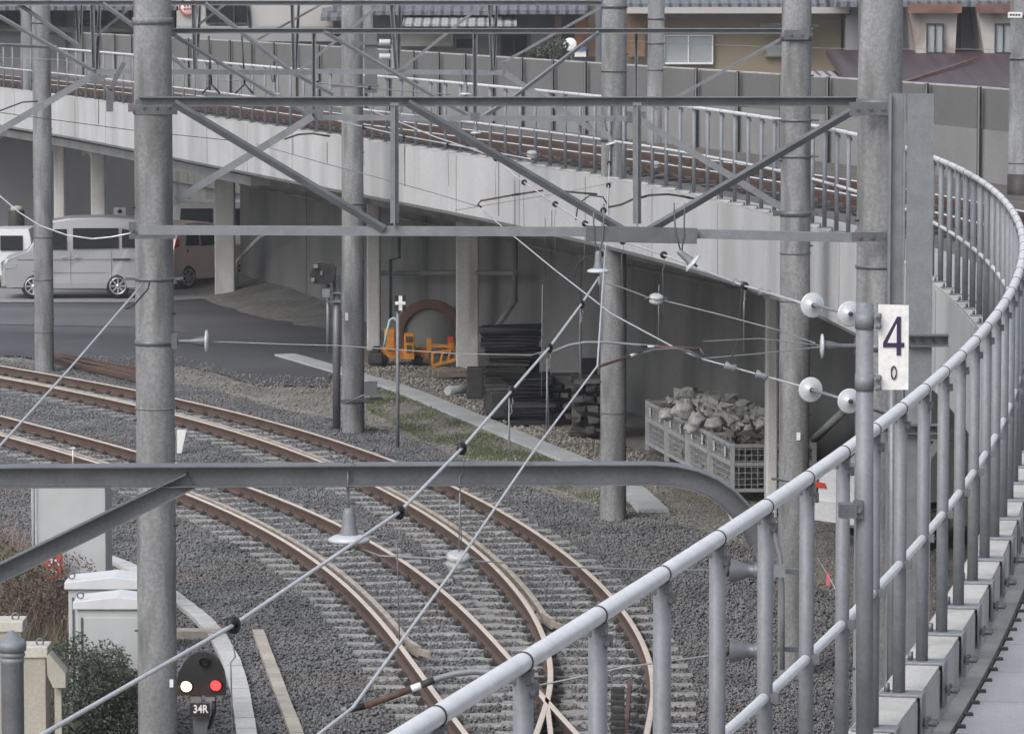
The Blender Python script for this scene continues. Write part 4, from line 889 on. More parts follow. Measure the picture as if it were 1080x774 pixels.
# ================================================================ OVERHEAD WIRES
def wire(name, nodes, r, m, label, cat='wire', group=None, rings=(), ring_r=.030, sag=0):
    pts = [P(*n) for n in nodes]; root = thing(name, label, cat, tuple(pts[0]), group); fine = []
    for a, b in zip(pts, pts[1:]):
        k = 6
        for i in range(k): t = i/k; q = a.lerp(b, t); q.z -= sag*4*t*(1-t); fine.append(q)
    fine.append(pts[-1])
    MB().tube(fine, r, 7).build('strand', m, root)
    for (a, b) in rings:
        # nearest point on the wire to the pixel
        best = None
        for i in range(len(fine)-1):
            for t in np.linspace(0, 1, 9):
                q = fine[i].lerp(fine[i+1], float(t)); d = q-Vector((0, 0, CAMZ)); dep = d.y*math.cos(PITCH)-d.z*math.sin(PITCH); up = d.y*math.sin(PITCH)+d.z*math.cos(PITCH)
                e = (540+F*d.x/dep-a)**2+(387-F*up/dep-b)**2
                if best is None or e < best[0]: best = (e, q, (fine[i+1]-fine[i]).normalized())
        q, ax = best[1], best[2]
        MB().lathe([(r, -.014), (ring_r*.55, -.014), (ring_r, -.009), (ring_r, .009), (ring_r*.55, .014), (r, .014)], q, (ax*.6+Vector((.45, -1.0, 0))).normalized(), 18).build('clip', M['dark'], root)
        if ring_r > .02:
            MB().tube([q, q+Vector((.012, 0, -.06)), q+Vector((0, 0, -.075)), q+Vector((.006, 0, -.11)), q+Vector((-.01, 0, -.13)), q+Vector((.0, 0, -.55))], .0028, 5).build('dropper', M['wired'], root)
    return root
def wz(px, py, z): return (px, py, G(px, py, z).y)
wire('overhead_wire', [wz(-60, 838, 5.2), wz(45, 774, 5.2), wz(246, 659, 5.2), wz(421, 540, 5.2), wz(487, 473, 5.2), wz(539, 413, 5.2), wz(579, 367, 5.2), wz(613, 321, 5.2), (632, 292, 35.1)], .0078, M['wire'],
     'thick bright wire with black clips climbing from the lower left to the middle insulator', rings=((246, 659), (421, 540), (487, 473), (539, 413), (579, 367), (613, 321)))
wire('overhead_wire', [wz(300, 802, 5.15), wz(372, 746, 5.15), wz(475, 605, 5.15), wz(560, 480, 5.15), wz(630, 386, 5.15), (635, 310, 31), (640, 240, 38), (643, 160, 47.3)], .0056, M['wire'],
     'bright wire kinking at two steady arms and rising straight before the middle pole', rings=((643, 172), (641, 195)), ring_r=.028)
wire('overhead_wire', [(637, 216, 40), (634, 250, 38), (632, 300, 36)], .012, M['wired'], 'short dark jumper beside the bright wire at the middle pole', rings=((637, 222), (635, 268)), ring_r=.03)
wire('overhead_wire', [(510, 223, 50), (583, 283, 44), (645, 331, 40), (712, 367, 36.5), (742, 379, 35), (800, 395, 33.5), (848, 408, 32.3)], .0072, M['wire'],
     'long bright wire descending right to the lower disc insulators', rings=())
wire('overhead_wire', [(395, 118, 62), (460, 145, 58.5), (520, 165, 55), (545, 187, 52), (585, 215, 48), (617, 236, 45), (655, 254, 42), (700, 269, 39), (780, 300, 35), (850, 321, 32.3)], .0095, M['wire'],
     'long bright wire with black clips descending right to the upper disc insulators', rings=((523, 168), (552, 193), (585, 216), (617, 236), (657, 255), (700, 270), (786, 302)), ring_r=.034)
wire('overhead_wire', [(330, 87, 62), (390, 93, 62), (475, 100, 62)], .009, M['wired'], 'short grey wire with two black clips at the signal pole top', rings=((335, 87), (390, 93)), ring_r=.03)
wire('overhead_wire', [(357, 128, 62), (384, 134, 60), (427, 144, 58), (500, 157, 55), (560, 168, 53)], .009, M['wire'], 'grey wire with black clips crossing the viaduct rails', rings=((384, 134), (427, 144), (474, 152)), ring_r=.032)
wire('overhead_wire', [(220, 360, 35.7), (300, 363, 35.5), (355, 364.5, 35.4), (480, 373, 35.2), (560, 374.5, 35.1), (584, 368, 35)], .0045, M['wired'], 'thin level wire from the thick left pole to the steady arm')
wire('overhead_wire', [(742, 378, 35), (800, 373, 34.5), (864, 366, 34)], .005, M['wired'], 'thin wire from the steady arm tip to the right bracket insulator, upper strand')
wire('overhead_wire', [(742, 360, 35), (800, 357, 34.5), (864, 364, 34)], .004, M['wired'], 'thin wire meeting the right bracket insulator, lower strand')
wire('overhead_wire', [(636, 298, 35), (655, 303, 35), (684, 314, 35)], .006, M['wired'], 'short twisted wire between middle insulator and pale ball')
wire('overhead_wire', [(700, 317, 35), (760, 332, 34.7), (820, 348, 34.4), (860, 362, 34)], .005, M['wired'], 'thin wire from the pale ball down to the right bracket insulator')
wire('overhead_wire', [(380, 578, 20), (400, 586, 20), (440, 588, 20), (471, 590, 20)], .006, M['wired'], 'dull wire from the big bell insulator to the big ball insulator')
wire('overhead_wire', [(496, 591, 20), (600, 598, 19), (700, 601, 17), (772, 601, 14.7)], .0035, M['wired'], 'thin level wire from the big ball insulator to the upper cone')
wire('overhead_wire', [(520, 716, 15), (570, 722, 15), (600, 716, 15), (660, 703, 15), (772, 688, 14.7)], .0035, M['wired'], 'twisted pale wire from the lower steady arm to the lower cone')
wire('stay_wire', [(-40, 515, 26), (0, 470, 27), (75, 387, 31), (150, 300, 35.4)], .008, M['wire'], 'pale stay wire sloping from the left edge up to the thick left pole')
wire('stay_wire', [(133, 326, 34.6), (142, 321, 34.9), (156, 305, 35.3), (158, 297, 35.4)], .008, M['darkst'], 'short dark loop where the stay wire meets the thick pole')
wire('hanging_cable', [(-30, 170, 35), (0, 207, 35), (20, 224, 35), (42, 238, 35), (70, 248, 35), (97, 252, 35), (118, 250, 35), (138, 246, 35)], .006, M['wire'], 'sagging pale cable before the silver van, ending at the truss foot')
wire('hanging_cable', [(-20, 122, 55), (0, 117, 55), (24, 108, 55), (40, 107, 55)], .010, M['darkst'], 'dark curved jumper cable before the viaduct side at the far left')
wire('thin_cable', [(-20, 112, 60), (0, 119, 60), (60, 127, 60), (143, 138, 60), (240, 148, 60)], .005, M['darkst'], 'thin dark cable along the viaduct side, upper left')
wire('thin_cable', [(270, 152, 60), (340, 172, 60), (412, 191, 60), (455, 203, 60), (505, 218, 60)], .006, M['wired'], 'thin grey cable along the viaduct side toward the brown arm')
wire('thin_cable', [(640, 187, 62), (700, 193, 60), (760, 196, 58), (822, 204, 56)], .005, M['wired'], 'thin grey cable before the deck posts right of the middle pole')
wire('thin_cable', [(480, 222, 60), (590, 204, 58), (640, 194, 58), (700, 184, 57)], .005, M['wired'], 'thin cable rising right across the viaduct side')
wire('thin_cable', [(-20, 61, 70), (60, 63, 70), (143, 79, 70), (260, 86, 70)], .006, M['wired'], 'thin cable before the noise barrier, upper left')
wire('thin_cable', [(640, 42, 60), (760, 48, 60), (900, 52, 60), (1000, 52, 60), (1090, 53, 60)], .004, M['wired'], 'thin level wire across the tan house and old house')
for k, (x_, y0_, y1_) in enumerate(((104, 100, 131), (309, 142, 163), (345, 150, 172), (427, 150, 197), (543, 190, 250), (582, 222, 275), (526, 168, 228), (575, 230, 292))):
    o = MB().tube([P(x_, y0_, 48), P(x_, y1_, 48)], .004, 5).build('dropper_wire', M['darkst'], None, tuple(P(x_, y0_, 48)))
    tag(o, ['thin dark dropper left of the thick pole', 'thin dropper before the viaduct side above the left diagonal', 'thin dropper just left of the signal side pole', 'longest thin dropper right of the signal side pole',
            'thin dropper left of the middle pole, by the brown arm', 'thin dropper under the second black clip', 'thin dropper before the viaduct rails', 'thin dropper hanging at the lower truss chord'][k], 'dropper wire')
for k, (x_, y0_, y1_, Yq) in enumerate(((695, 300, 372, 39), (572, 300, 418, 36), (785, 305, 372, 35), (577, 378, 466, 25), (537, 420, 500, 21), (485, 520, 585, 20), (612, 325, 400, 33))):
    o = MB().tube([P(x_, y0_, Yq), P(x_-1, y1_, Yq)], .0035, 5).build('dropper_wire', M['wired'], None, tuple(P(x_, y0_, Yq)))
    tag(o, ['dropper through the pale ball insulator', 'dropper before the black mat pile', 'dropper at the right between the two descending wires', 'dropper before the sleeper stack', 'dropper over the grass strip', 'dropper over the tracks above the big ball insulator', 'faint dropper beside the middle pole'][k], 'dropper wire')
wire('jumper_cable', [(783, 305, 35), (780, 330, 35), (778, 360, 35), (768, 385, 34.5)], .006, M['darkst'], 'dark curved jumper joining the two descending wires at the right')
wire('jumper_cable', [(606, 292, 36), (609, 278, 36), (618, 271, 36), (630, 270, 36)], .007, M['darkst'], 'dark curved jumper left of the middle insulator')
wire('jumper_cable', [(607, 232, 46), (610, 215, 46), (622, 206, 46), (636, 208, 46), (642, 218, 46)], .008, M['darkst'], 'dark looped jumper left of the middle pole at the viaduct side')
for k, (x0, y0, Yq) in enumerate(((779, 299, 35.2), (806, 309, 34), (803, 396, 33.2), (770, 387, 34))):
    c_ = P(x0, y0, Yq); o = MB().lathe([(.02, -.05), (.035, -.04), (.022, 0), (.035, .04), (.02, .05)], c_, Vector((1, 0, -.35)), 10).build('wire_clamp', M['galv'], None, tuple(c_))
    tag(o, ['knobbly grey clamp on the upper descending wire, left one', 'knobbly grey clamp on the upper descending wire, right one', 'knobbly grey clamp on the lower descending wire, right one', 'small clamp at the foot of the dark curved jumper'][k], 'wire clamp')
# steady arms
def arm(label, nodes, r, bands=(), m=None):
    pts = [P(*n) for n in nodes]; root = thing('steady_arm', label, 'steady arm', tuple(pts[0])); MB().tube(pts, r, 10).build('tube', m or M['galv'], root)
    for (a, b, mm) in bands: MB().tube([P(*a), P(*b)], r*1.12, 10).build('sleeve', M[mm], root)
    return root
arm('bent grey steady arm reaching right from the bright wire, upper one', [(583, 371, 35), (600, 364, 35), (617, 361, 35), (640, 361, 35), (700, 366, 35), (738, 368, 35), (742, 374, 35)], .011,
    (((676, 364.3, 35), (683, 365, 35), 'dark'), ((683, 365, 35), (690, 365.5, 35), 'white'), ((690, 365.5, 35), (738, 368, 35), 'rust')))
arm('bent rusty steady arm below the upper grey one', [(630, 387, 33), (660, 377, 34), (690, 369, 34.5), (712, 368, 34.8), (728, 371, 35), (740, 378, 35)], .011,
    (((630, 387, 33), (664, 375.5, 34), 'rust'), ((664, 375.5, 34), (669, 374, 34.1), 'white'), ((672, 373, 34.2), (683, 370.5, 34.4), 'dark')))
arm('bent steady arm in the foreground above the tracks, rusty with grey end', [(360, 749, 15), (385, 744, 15), (440, 724, 15), (462, 715, 15), (480, 710, 15), (500, 707.5, 15), (522, 709, 15), (545, 714, 15)], .0115,
    (((366, 748, 15), (385, 744, 15), 'dark'), ((385, 744, 15), (434, 726, 15), 'rust'), ((434, 726, 15), (444, 722.5, 15), 'white'), ((445, 722, 15), (458, 716.5, 15), 'darkst')))
arm('thin brown steady arm with hooked end before the viaduct side', [(508, 219, 50), (504, 216, 50), (507, 212, 50), (540, 206, 50), (573, 201, 50)], .012, (((540, 206, 50), (548, 204.7, 50), 'dark'),), M['rust'])
arm('curved dark steady arm right of the middle pole', [(640, 219, 46), (655, 216, 46), (668, 210, 46), (685, 206, 46), (705, 205, 46), (725, 208, 46), (736, 211, 46)], .012, (((676, 208.5, 46), (682, 206.8, 46), 'dark'), ((718, 206.6, 46), (728, 209, 46), 'dark')), M['darkst'])
arm('small dark steady arm before the viaduct side left of the middle pole', [(595, 202, 50), (612, 203.5, 50), (630, 205, 50)], .012, (), M['darkst'])
arm('curved dark steady arm before the viaduct side at the upper left', [(300, 147, 55), (315, 142, 55), (330, 141, 55), (348, 144, 55)], .012, (), M['darkst'])
# forked Y stays behind the upper left truss
for k, x_ in enumerate((223, 258)):
    o = MB().tube([P(x_-3, 38, 62), P(x_-1, 70, 62), P(x_, 89, 62)], .014, 6).tube([P(x_, 89, 62), P(x_-10, 99, 62)], .014, 6).tube([P(x_, 89, 62), P(x_+9, 99, 62)], .014, 6).build('forked_hanger', M['darkst'], None, tuple(P(x_, 89, 62)))
    tag(o, ['dark forked hanger above the nearest truss, left one of the pair', 'dark forked hanger above the nearest truss, right one of the pair'][k], 'hanger')
# switchgear on the signal side pole
for k, y_ in enumerate((45, 60)):
    c_ = P(406, y_, 68); o = MB().lathe([(.001, -.09), (.05, -.09), (.055, -.06), (.045, -.04), (.055, -.02), (.045, 0), (.055, .02), (.045, .04), (.055, .07), (.04, .09), (.001, .09)], c_, Vector((1, 0, 0)), 16).build('bushing', M['porc'], None, tuple(c_))
    tag(o, ['stubby white bushing beside the signal side pole, upper of two', 'stubby white bushing beside the signal side pole, lower of two'][k], 'insulator')
o = thing('switch_box', 'grey steel switch frame high on the signal side pole', 'switchgear', tuple(P(392, 90, 69)))
rect(MB(), 385, 398, 34, 98, 69.2, .2).build('box', M['galvd'], o); MB().bar(P(370, 46, 69), P(400, 46, 69), .08, .05).bar(P(350, 91, 69), P(400, 91, 69), .08, .04).build('cross_arm', M['galvd'], o)
rect(MB(), 413, 422, 48, 72, 68.9, .15).build('side_box', M['greyw'], o)
pn = rect(MB(), 453, 463, 59, 74, 100, .05).build('notice_board', M['white'], None, tuple(P(458, 74, 100))); tag(pn, 'small white notice with marks on the noise barrier, left of centre', 'notice')
rect(MB(), 457, 459, 62, 71, 99.93, .02).build('marks', M['darkst'], pn)
br = thing('pole_bracket', 'steel bracket and small box low on the signal side pole', 'bracket', tuple(P(392, 420, 69.5)))
MB().bar(P(361, 423, 69.6), P(404, 420, 69.6), .08, .05).build('arm', M['galvd'], br); rect(MB(), 385, 398, 402, 416, 69.5, .15).build('box', M['galvd'], br); MB().tube([P(362, 426, 69.5), P(402, 409, 69.5)], .015, 6).build('stay', M['galv'], br)

# ================================================================ SIGNS AND SIGNALS
def text_mesh(txt, size, name, m, parent, loc, ext=.004, cx=True, xs=1.0, bold=0.0):
    cu = bpy.data.curves.new(name, 'FONT'); cu.body = txt; cu.size = size; cu.extrude = ext; cu.align_x = 'CENTER'; cu.align_y = 'CENTER'; cu.offset = bold
    t = bpy.data.objects.new('tmp', cu); col.objects.link(t); dg = bpy.context.evaluated_depsgraph_get(); dg.update()
    me = bpy.data.meshes.new_from_object(t.evaluated_get(dg)); bpy.data.objects.remove(t); me.materials.clear(); me.materials.append(m)
    me.transform(Matrix.Rotation(math.pi/2, 4, 'X') @ Matrix.Diagonal((xs, 1, 1, 1)))
    o = bpy.data.objects.new(name, me); col.objects.link(o); o.parent = parent; o.location = Vector(loc)-world_loc(parent); return o
# sign pole and kilometre sign (stands by the walkway)
Ys = 13.75
sp_ = thing('sign_pole', 'grey tube pole clamped to the fence, carrying the number 4 sign', 'pole', tuple(P(912, 774, Ys)))
MB().tube([P(912, 850, Ys), P(912, 322, Ys)], .0285, 20).lathe([(.0285, 0), (.027, .006), (.001, .010)], P(912, 322, Ys), Vector((0, 0, 1)), 20).build('tube', M['galv'], sp_)
for (a, b) in ((338, 0), (403, 0)):
    c = P(912, a, Ys); mb = MB().lathe([(.0288, -.026), (.032, -.026), (.032, .026), (.0288, .026)], c, Vector((0, 0, 1)), 20).box(c+Vector((.040, -.01, 0)), (.022, .012, .05))
    for z in (-.016, .016): mb.tube([c+Vector((.03, -.045, z)), c+Vector((.055, .02, z))], .0055, 6); mb.tube([c+Vector((.036, -.038, z)), c+Vector((.046, -.03, z))], .010, 6)
    mb.build('clamp', M['galv'], sp_)
c = P(893, 538, Ys+.1); MB().box(P(894, 538, Ys-.02), (.055, .07, .045)).tube([P(906, 538, Ys-.05), P(906, 538, Ys+.06)], .009, 8).box(P(905, 537, Ys-.03), (.03, .02, .06)).build('fence_clamp', M['galvd'], sp_)
sg = thing('distance_sign', 'white plate reading 4 above 0, on the tube pole by the handrail', 'sign', tuple(P(942, 411, Ys-.01)))
a = P(927.5, 322, Ys-.01); b = P(958.5, 411, Ys-.01)
MB().poly([P(926.5, 321, Ys-.01), P(958.5, 322, Ys-.01), P(958, 411, Ys-.01), P(926.5, 411, Ys-.01)], .003).build('plate', M['white'], sg, None, .0)
def stroke(mb, pts, w_):   # flat brush strokes on the plate
    for (x0, y0), (x1, y1) in zip(pts, pts[1:]):
        A = P(x0, y0, Ys-.0135); B = P(x1, y1, Ys-.0135); mb.bar(A, B, .003, w_/S(Ys), Vector((0, 0, 1)))
mb = MB()
mb.poly([P(x_, y_, Ys-.0142) for x_, y_ in ((946.3, 334), (950.2, 334), (950.2, 361.5), (953.8, 361.5), (953.8, 366.2), (950.2, 366.2), (950.2, 374.5), (945.6, 374.5), (945.6, 366.2), (931.5, 366.2), (931.5, 361.3))], .0035)
f4 = mb.build('numeral_four', M['navy'], sg)
MB().poly([P(x_, y_, Ys-.0150) for x_, y_ in ((945.7, 341.5), (945.7, 361.6), (936.0, 361.6))], .0030).build('counter', M['white'], f4)
mb = MB(); k = 28
for rr in ((3.2, 7.6),):
    ring = []
    for i in range(k): t = 2*math.pi*i/k; ring.append((942.6+math.cos(t)*2.6, 393+math.sin(t)*6.6))
    ring.append(ring[0]); stroke(mb, ring, 1.5)
mb.build('numeral_zero', M['navy'], sg)
# ground signal
Yq = 39.3; s1 = S(Yq); c = P(212, 712, Yq)
gs = thing('ground_signal', 'black dome faced ground signal with lit amber and red lamps, plate 34R', 'signal', (c.x, Yq, 0))
prof = [(186, 733), (186, 722), (188, 710), (193, 700), (200, 692), (208, 688), (216, 687), (224, 690), (231, 697), (236, 708), (238, 720), (238, 733)]
MB().poly([P(a_, b_, Yq) for a_, b_ in prof], .10).build('face', M['black'], gs)
def lamp(px, py, r, m, nm):
    p_ = P(px, py, Yq-.012); q = MB().lathe([(.001, 0), (r*.7, -.004*1), (r, .006), (r, .02)], p_, Vector((0, 1, 0)), 24).build(nm, m, gs)
    MB().lathe([(r*1.02, .01), (r*1.12, .01), (r*1.12, -.015), (r*1.02, -.015), (r*1.02, .01)], p_, Vector((0, 1, 0)), 24).build('rim', M['black'], q)
    # short cowl above
    mb = MB(); vs = []; n = 12
    for j in (0, 1):
        for i in range(n+1): t = math.pi*i/n; vs.append(p_+Vector((math.cos(t)*r*1.25, -.10*j, math.sin(t)*r*1.25)))
    mb.add(vs, [(i, i+1, n+2+i, n+1+i) for i in range(n)]); mb.build('cowl', M['black'], q)
    return p_
pa = lamp(196.5, 723.5, .052, M['lamp_y'], 'amber_lamp'); pb_ = lamp(227.5, 722.5, .050, M['lamp_r'], 'red_lamp'); lamp(216, 698, .046, M['darkst'], 'unlit_lamp')
for (p_, c3, e) in ((pa, (1, .6, .3), .5), (pb_, (1, .06, .06), .35)):
    l = bpy.data.lights.new('signal_glow', 'POINT'); l.energy = e; l.color = c3; l.shadow_soft_size = .04; lo_ = bpy.data.objects.new('signal_glow', l); col.objects.link(lo_); lo_.location = p_+Vector((0, -.13, 0))
np_ = rect(MB(), 200.5, 221.5, 741, 755, Yq-.02, .02).build('number_plate', M['black'], gs)
text_mesh('34R', .105, 'plate_text', M['white'], np_, P(211.5, 747.7, Yq-.045), xs=.82, bold=.002)
MB().box(P(207, 736, Yq+.06), (.10, .08, .06)).box(P(222, 736, Yq+.05), (.09, .08, .04)).build('hinge_box', M['galv'], gs)
MB().poly([P(203, 755, Yq+.03), P(222, 755, Yq+.03), P(218, 770, Yq+.03), P(216, 830, Yq+.03), P(205, 830, Yq+.03), P(204, 770, Yq+.03)], .14).build('pedestal', M['galvd'], gs)
MB().tube([P(226, 735, Yq+.05), P(226, 750, Yq+.05), P(220, 768, Yq+.05)], .02, 8).build('cable', M['dark'], gs)
# black signal head and its post
Yb = 69.2; sb = thing('signal_head', 'black boxy signal head seen from behind on a slim post beside the concrete pole', 'signal', tuple(P(355, 452, Yb)))
MB().poly([P(a_, b_, Yb-.25) for a_, b_ in ((327, 290), (331, 279), (338, 276.5), (348, 278), (354, 284), (352, 297), (345, 300), (330, 299))], .35).build('housing', M['black'], sb)
MB().box(P(333, 281, Yb-.3), (.07, .08, .05)).box(P(330, 295, Yb-.28), (.05, .06, .06)).box(P(339, 288, Yb-.27), (.03, .04, .06)).build('fitting', M['galv'], sb)
MB().tube([P(355, 452, Yb), P(355, 290, Yb)], .065, 14).build('post', M['galvd'], sb)
MB().tube([P(346, 372, Yb), P(346, 300, Yb)], .03, 8).build('side_post', M['wired'], sb); rect(MB(), 340, 348, 304, 313, Yb-.1, .1).build('junction_box', M['galv'], sb)
MB().bar(P(344, 309, Yb-.1), P(360, 309, Yb-.1), .03, .03).bar(P(344, 318, Yb-.1), P(360, 318, Yb-.1), .03, .03).build('strut', M['galv'], sb)
# white cross marker
Yx = 67.5; cm = thing('cross_marker', 'white cross on a small black plate atop a slim post in the grass', 'sign', tuple(P(419.5, 470, Yx)))
MB().tube([P(419.5, 472, Yx), P(419.5, 327, Yx)], .028, 10).build('post', M['galv'], cm)
pl_ = rect(MB(), 416.2, 428.2, 311.5, 328, Yx-.04, .02).build('plate', M['black'], cm)
rect(MB(), 420.5, 424.3, 312, 327.5, Yx-.065, .012).build('cross_upright', M['white'], pl_); rect(MB(), 416.8, 427.6, 318, 321.4, Yx-.078, .01).build('cross_bar', M['white'], pl_)
MB().tube([P(419, 340, Yx), P(415, 335, Yx), P(411, 338, Yx), P(408, 350, Yx), P(405, 366, Yx)], .02, 6).build('cable', mat('pale_cable', (.3, .42, .42), .5), cm)
o = rect(MB(), 120, 132.5, 219, 227, fp(112, 8.4).y-1.2, .04).build('wall_sign', M['white'], None, tuple(P(126, 227, 110))); tag(o, 'small white sign with a dark diamond on the wall above the silver van', 'sign')
Yw = fp(112, 8.4).y-1.27; MB().poly([P(123.4, 223, Yw), P(126.3, 220.3, Yw), P(129.2, 223, Yw), P(126.3, 225.7, Yw)], .02).build('diamond', M['navy'], o)

# ================================================================ CABINETS
def cabinet(label, x0, x1, ytop, Y, depth, ridge=3, name='relay_cabinet', m='cab', mt='cabtop', door=True):
    a = P(x0, ytop+9, Y); b = P(x1, ytop+9, Y); zt = a.z; root = thing(name, label, 'cabinet', (a.x, Y, 0))
    MB().box(((a.x+b.x)/2, Y+depth/2, zt/2), (b.x-a.x, depth, zt)).build('body', M[m], root, None, .008)
    xc = (a.x+b.x)/2; o_ = .035; pts = [Vector((a.x-o_, Y-o_, zt)), Vector((b.x+o_, Y-o_, zt)), Vector((b.x+o_, Y-o_, zt+.07)), Vector((xc, Y-o_, zt+.12)), Vector((a.x-o_, Y-o_, zt+.07))]
    MB().poly(pts, depth+2*o_).build('roof', M[mt], root, None, .006)
    if door:
        d = MB().box(((a.x+b.x)/2+.02, Y-.008, zt/2-.02), (b.x-a.x-.10, .016, zt-.12)).build('door', M[m], root, None, .005)
        MB().box((a.x+.075, Y-.03, zt*.60), (.025, .03, .09)).build('handle', M['darkst'], d)
        MB().box(((a.x+b.x)/2-.02, Y-.019, zt*.62), (.15, .010, .012)).box(((a.x+b.x)/2-.09, Y-.019, zt*.42), (.010, .010, zt*.4)).box(((a.x+b.x)/2+.05, Y-.019, zt*.42), (.010, .010, zt*.4)).build('card_pocket', M['galvd'], d)
        MB().box((a.x+.045, Y-.012, zt/2-.02), (.012, .02, zt-.12)).build('door_seam', M['galvd'], d)
    MB().lathe([(.030, -.008), (.038, 0), (.030, .008), (.022, 0), (.030, -.008)], (a.x+.03, Y+.05, zt+.125), Vector((0, 1, 0)), 14).build('lifting_eye', M['galv'], root)
    return root
cabinet('larger pale grey cabinet with white roof, partly behind the smaller one', 72, 168, 612, 41.5, .5)
cabinet('smaller pale grey cabinet with white roof behind the dark shrub', 81, 166, 633, 40.3, .45)
tb = thing('equipment_hut', 'tall plain grey box at the left edge, behind the small red sign', 'hut', tuple(G(72, 655, 0)))
Yt = G(72, 655, 0).y; a = P(38, 509, Yt); b = P(111, 509, Yt); zt = a.z
MB().box(((a.x+b.x)/2, Yt+.4, zt/2), (b.x-a.x, .8, zt)).build('body', M['cab'], tb, None, .01)
MB().box((a.x-.03, Yt+.42, zt/2), (.06, .75, zt-.01)).build('side_panel', M['white'], tb)
MB().tube([P(35.5, 512, Yt-.03), P(35.5, 655, Yt-.03)], .018, 8).build('conduit', M['galv'], tb)
MB().box(((a.x+b.x)/2, Yt+.4, zt+.02), (b.x-a.x+.06, .86, .05)).build('roof', M['cab'], tb)
rs = rect(MB(), 45, 66.5, 574, 611, Yt-.25, .02).build('warning_sign', M['redsign'], None, tuple(P(56, 611, Yt-.25))); tag(rs, 'red warning sign with white marks at the foot of the tall grey box', 'sign')
MB().tube([P(56, 609, Yt-.22), P(56, 655, Yt-.22)], .02, 8).build('post', M['galv'], rs)
mb = MB().bar(P(52, 590, Yt-.28), P(58, 585, Yt-.28), .008, .03).bar(P(55, 583, Yt-.28), P(55, 592, Yt-.28), .008, .025).bar(P(58, 590, Yt-.28), P(62, 596, Yt-.28), .008, .025).bar(P(51, 597, Yt-.28), P(55, 592, Yt-.28), .008, .025)
mb.build('running_figure_mark', M['white'], rs); rect(MB(), 54, 60, 600, 606, Yt-.27, .01).build('white_patch', M['white'], rs)
# beige boxes and capped pipe lower left
def bbox(label, x0, x1, ytop, Y, depth, ring=True):
    a = P(x0, ytop, Y); b = P(x1, ytop, Y); root = thing('junction_box', label, 'electrical box', (a.x, Y, 0))
    MB().box(((a.x+b.x)/2, Y+depth/2, a.z/2-.02), (b.x-a.x, depth, a.z-.04)).build('body', M['beige'], root, None, .008)
    MB().box(((a.x+b.x)/2, Y+depth/2, a.z-.03), (b.x-a.x+.04, depth+.04, .10)).build('lid', mat('beige_lid', (.46, .44, .39), .6, var=.1), root, None, .01)
    if ring: MB().lathe([(.030, -.008), (.038, 0), (.030, .008), (.022, 0), (.030, -.008)], (b.x-.06, Y+.1, a.z+.045), Vector((0, 1, 0)), 14).build('lifting_eye', M['galv'], root)
    return root
bbox('beige electrical box with a lifting ring, tallest at the lower left edge', -14, 22, 657, 37.8, .3)
bbox('beige electrical box with a pale lid right of the capped post', 18, 48, 684, 37.2, .3, True)
hb = thing('sloping_hood', 'beige sloping hood on legs right of the beige boxes', 'hood', tuple(P(60, 760, 37)))
MB().poly([P(49, 693, 37), P(52, 690, 37), P(69, 710, 37), P(69, 725, 37), P(56, 725, 37), P(50, 712, 37)], .25).build('hood', M['beige'], hb)
MB().box(P(62, 790, 37.15)+Vector((0, 0, 0)), (.06, .06, 1.1)).build('leg', M['beige'], hb)
cpst = thing('capped_post', 'grey round post with a conical finned cap at the lower left corner', 'post', tuple(P(12, 774, 34.5)))
c = P(12.5, 664, 34.5); s1 = S(34.5)
MB().lathe([(.094, -2.0), (.094, -.26)], c, Vector((0, 0, 1)), 24).build('shaft', M['galvd'], cpst)
MB().lathe([(.094, -.27), (.100, -.26), (.100, -.235), (.094, -.23), (.094, -.22), (.106, -.215), (.106, -.19), (.098, -.185), (.098, -.175), (.116, -.17), (.118, -.10), (.106, -.095), (.05, -.03), (.001, 0)], c, Vector((0, 0, 1)), 28).build('cap', M['galv'], cpst)

# ================================================================ YARD CLUTTER
# orange track trolley: two upright boxes, base, lattice frame
Yo = G(440, 385, 0).y; tr = thing('track_trolley', 'orange track maintenance trolley with lattice frame and two upright boxes', 'trolley', tuple(G(440, 386, 0)))
def pb2(x0, x1, y0, y1, Y, d): a = P(x0, y0, Y); b = P(x1, y1, Y); return (((a.x+b.x)/2, Y+d/2, (a.z+b.z)/2), (abs(b.x-a.x), d, abs(a.z-b.z)))
MB().box(*pb2(405, 416, 347, 368, Yo, .25)).build('tall_box', M['orange'], tr, None, .01)
MB().box(*pb2(426, 437, 352, 379, Yo-.1, .3)).build('control_box', M['orange'], tr, None, .01)
MB().box(*pb2(428, 435, 355, 361, Yo-.13, .02)).box(*pb2(429, 434, 364, 372, Yo-.13, .02)).build('panel', M['rust'], tr)
MB().box(*pb2(400, 452, 368, 378, Yo+.2, .6)).build('deck', M['orange'], tr, None, .01)
MB().bar(P(452, 364, Yo), P(488, 366, Yo), .05, .06).bar(P(455, 386, Yo-.2), P(488, 377, Yo-.2), .06, .06).bar(P(455, 372, Yo), P(488, 368, Yo), .05, .05).bar(P(456, 386, Yo-.2), P(456, 372, Yo), .05, .05).bar(P(464, 384, Yo-.2), P(468, 369, Yo), .04, .04).bar(P(472, 382, Yo-.2), P(476, 368, Yo), .04, .04).bar(P(480, 380, Yo-.2), P(484, 367, Yo), .04, .04).build('lattice_frame', M['orange'], tr)
MB().box(*pb2(450, 455, 357, 370, Yo-.05, .1)).box(*pb2(472, 479, 361, 368, Yo-.05, .15)).build('stanchion', M['orange'], tr)
MB().box(*pb2(472, 478, 355, 361, Yo-.08, .12)).box(*pb2(482, 487, 358, 364, Yo-.08, .12)).build('warning_lamp', mat('red_orange_lamp', (.6, .08, .03), .4), tr)
mb = MB()
